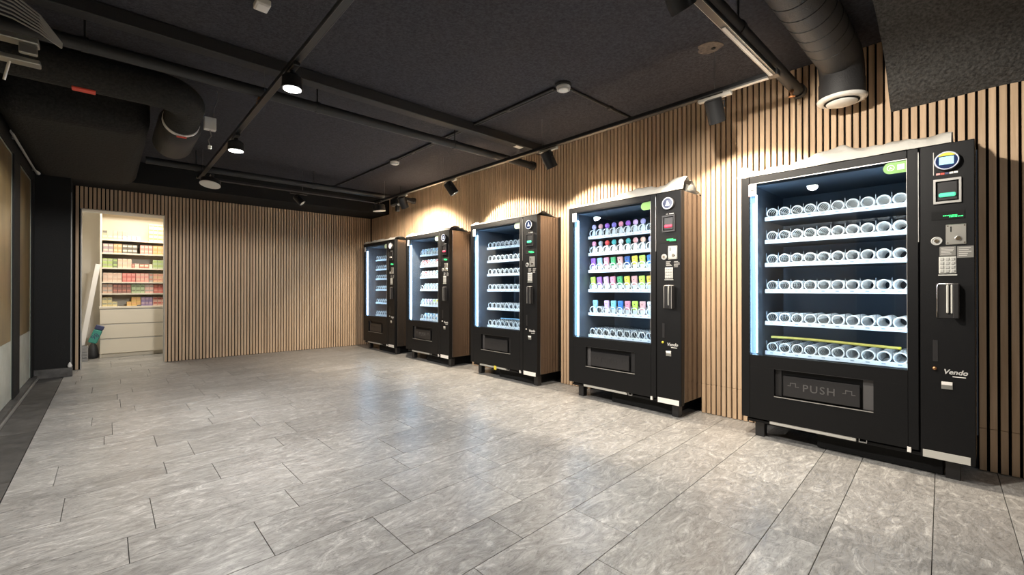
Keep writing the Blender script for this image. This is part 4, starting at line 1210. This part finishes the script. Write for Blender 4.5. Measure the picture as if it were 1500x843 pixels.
# shelf, layer, start, end, count, colour, band
def bx(sh, lay, a, b, n, c, band): 
    return (sh, lay, a, b, n, c, band)
LIST = []
def two(sh, *args):
    for l in (0, 1): LIST.append(bx(sh, l, *args))
LIST += [bx(0, 0, 105, 258, 2, 'sage', 'cream'), bx(0, 0, 262, 398, 2, 'beige pink', 'cream'), bx(0, 0, 402, 690, 4, 'lilac', 'cream'),
         bx(0, 1, 105, 180, 1, 'sage', 'black'), bx(0, 1, 262, 470, 3, 'beige pink', 'grey')]
for l in range(4): LIST.append(bx(0, l, 820, 1110, 4, 'cream', 'amber'))
two(1, 115, 268, 2, 'greyish purple', 'rosy cream'); two(1, 272, 398, 2, 'orange brown', 'peach'); two(1, 405, 635, 3, 'black', 'cream'); two(1, 680, 882, 3, 'salmon', 'rosy cream'); two(1, 886, 1110, 3, 'orange', 'peach')
two(2, 110, 258, 2, 'apple green', 'sage'); two(2, 262, 330, 1, 'dark green', 'apple green'); two(2, 335, 548, 3, 'rosy cream', 'peach')
LIST += [bx(2, 0, 552, 590, 1, 'brick red', 'salmon'), bx(2, 0, 594, 666, 1, 'light pink', 'cream'), bx(2, 0, 670, 820, 2, 'brick red', 'cream'), bx(2, 0, 824, 882, 1, 'cream', 'rosy cream')]
two(2, 886, 1110, 3, 'pale green', 'apple green')
two(3, 115, 398, 4, 'rosy cream', 'beige pink'); two(3, 405, 610, 3, 'red', 'salmon'); two(3, 614, 822, 3, 'salmon', 'beige pink'); two(3, 826, 888, 1, 'grey', 'brick red'); two(3, 892, 1110, 3, 'peach', 'salmon')
two(4, 110, 258, 2, 'beige pink', 'grey'); two(4, 264, 540, 4, 'maroon', 'brick red'); two(4, 545, 754, 3, 'pale green', 'dark green'); two(4, 758, 898, 2, 'light pink', 'grey'); two(4, 902, 1110, 3, 'red', 'salmon')
LIST += [bx(5, 1, 105, 252, 2, 'yellow cream', 'sage'), bx(5, 0, 105, 330, 3, 'yellow cream', 'sage'), bx(5, 1, 548, 692, 2, 'amber', 'orange'), bx(5, 0, 474, 692, 3, 'amber', 'orange')]
two(5, 698, 885, 3, 'violet', 'lilac'); two(5, 890, 1110, 3, 'light pink', 'red')
SHN = ['top shelf', 'second shelf', 'third shelf', 'fourth shelf', 'fifth shelf', 'counter']
LYN = ['lowest layer', 'second layer', 'third layer', 'uppermost layer']
for sh, lay, a, b, n, c, band in LIST:
    z = (SH + [0.776])[sh] + 0.0005 + lay * (LAYH + 0.0006)
    for k in range(n):
        x0 = ux(a + (b - a) * k / n); x1 = ux(a + (b - a) * (k + 1) / n) - 0.002
        w = round(x1 - x0, 4)
        key = (c, band, w)
        if key not in CART:
            CART[key] = (CB(-w / 2, w / 2, 0, 0.17, 0, LAYH, c=0.0015).mesh('carton', mat('box_' + c, BP[c], 0.55, var=0.08)),
                         B(-w / 2 + 0.004, w / 2 - 0.004, -0.0009, -0.0001, LAYH * 0.42, LAYH * 0.80).mesh('printed_band', mat('box_' + band, BP[band], 0.55, var=0.08)))
        which = ORD[k] if n > 1 else 'single'
        t = thing('carton', '%s carton, store room %s, %s, %s of its colour from left' % (c, SHN[sh], LYN[lay], which), 'carton', ((x0 + x1) / 2, CY + 0.03, z), (0, 0, 0), 'cartons on the store room %s' % SHN[sh])
        link('box', CART[key][0], t); link('printed_band', CART[key][1], t)
blk = thing('black_gadget', 'small black gadget lying on the counter edge below the orange cartons', 'gadget', (ux(665), CY - 0.002, 0.7765))
CB(-0.028, 0.028, -0.014, 0.014, 0, 0.018, c=0.005).build('body', DARKG, blk)
CB(-0.01, 0.01, -0.01, 0.01, 0.0181, 0.021, c=0.001).build('button', GREYLIN, blk)

# leaning board, crate, bag
bd = thing('leaning_board', 'long white board leaning against the wall inside the store room', 'board', (-0.265, 8.93, 0.30), (0, R(8.0), 0))
CB(-0.022, 0.034, -0.01, 0.01, -0.08, 1.12, c=0.002).build('board', WHITE, bd)
B(-0.018, 0.030, -0.0108, -0.0101, -0.07, 1.10).build('face', PAPER, bd)
cr = thing('grey_crate', 'grey slatted plastic crate on the store room floor left of the cabinet', 'crate', (-0.29, 8.85, 0.0))
CB(-0.11, 0.085, -0.08, 0.08, 0.0, 0.012, c=0.002).build('bottom', CRATE, cr)
for k in range(5):
    z0 = 0.014 + k * 0.042
    m = MB().box(-0.11, 0.085, -0.08, -0.072, z0, z0 + 0.032).box(-0.11, 0.085, 0.072, 0.08, z0, z0 + 0.032).box(0.077, 0.085, -0.0719, 0.0719, z0, z0 + 0.032).box(-0.11, -0.102, -0.0719, 0.0719, z0, z0 + 0.032)
    m.build('slat_ring', CRATE, cr)
for a in (-0.105, -0.01, 0.078):
    B(a - 0.006, a + 0.006, -0.083, -0.0801, 0.005, 0.215).build('rib', CRATE, cr)
bg2 = thing('dark_sack', 'dark sack heap on the store room floor beside the cabinet', 'sack', (-0.158, 9.12, 0.0))
MB().lathe([(0.02, 0.0), (0.055, 0.005), (0.06, 0.06), (0.055, 0.13), (0.045, 0.19), (0.02, 0.225)], 18, sy=1.2).build('sack', DARKG, bg2)
MB().lathe([(0.022, 0.222), (0.012, 0.235), (0.02, 0.25)], 12).build('neck', DARKG, bg2)
tb = thing('teal_bag', 'teal and navy bag with dark numbers tilted above the dark sack', 'bag', (-0.165, 8.95, 0.245), (0, R(20), 0))
CB(-0.05, 0.05, -0.02, 0.02, 0.0, 0.20, c=0.012).build('body', TEAL, tb)
CB(-0.05, 0.05, -0.019, 0.019, 0.2005, 0.27, c=0.010).build('top_flap', NAVY, tb)
link('number_print', text_mesh('number_print', '98', 0.09, NAVY, 0.0006), tb, (0.0, -0.0206, 0.10), (R(90), R(-60), 0))
sc_ = MB().lathe([(0.004, 0), (0.018, 0.002), (0.022, 0.02), (0.012, 0.045), (0.006, 0.06)], 9)
tag(sc_.build('paper_scrap', PAPER, None, (-0.328, 7.42, 0.106)), 'small white crumpled paper scrap on the pillar baseboard corner', 'paper scrap')
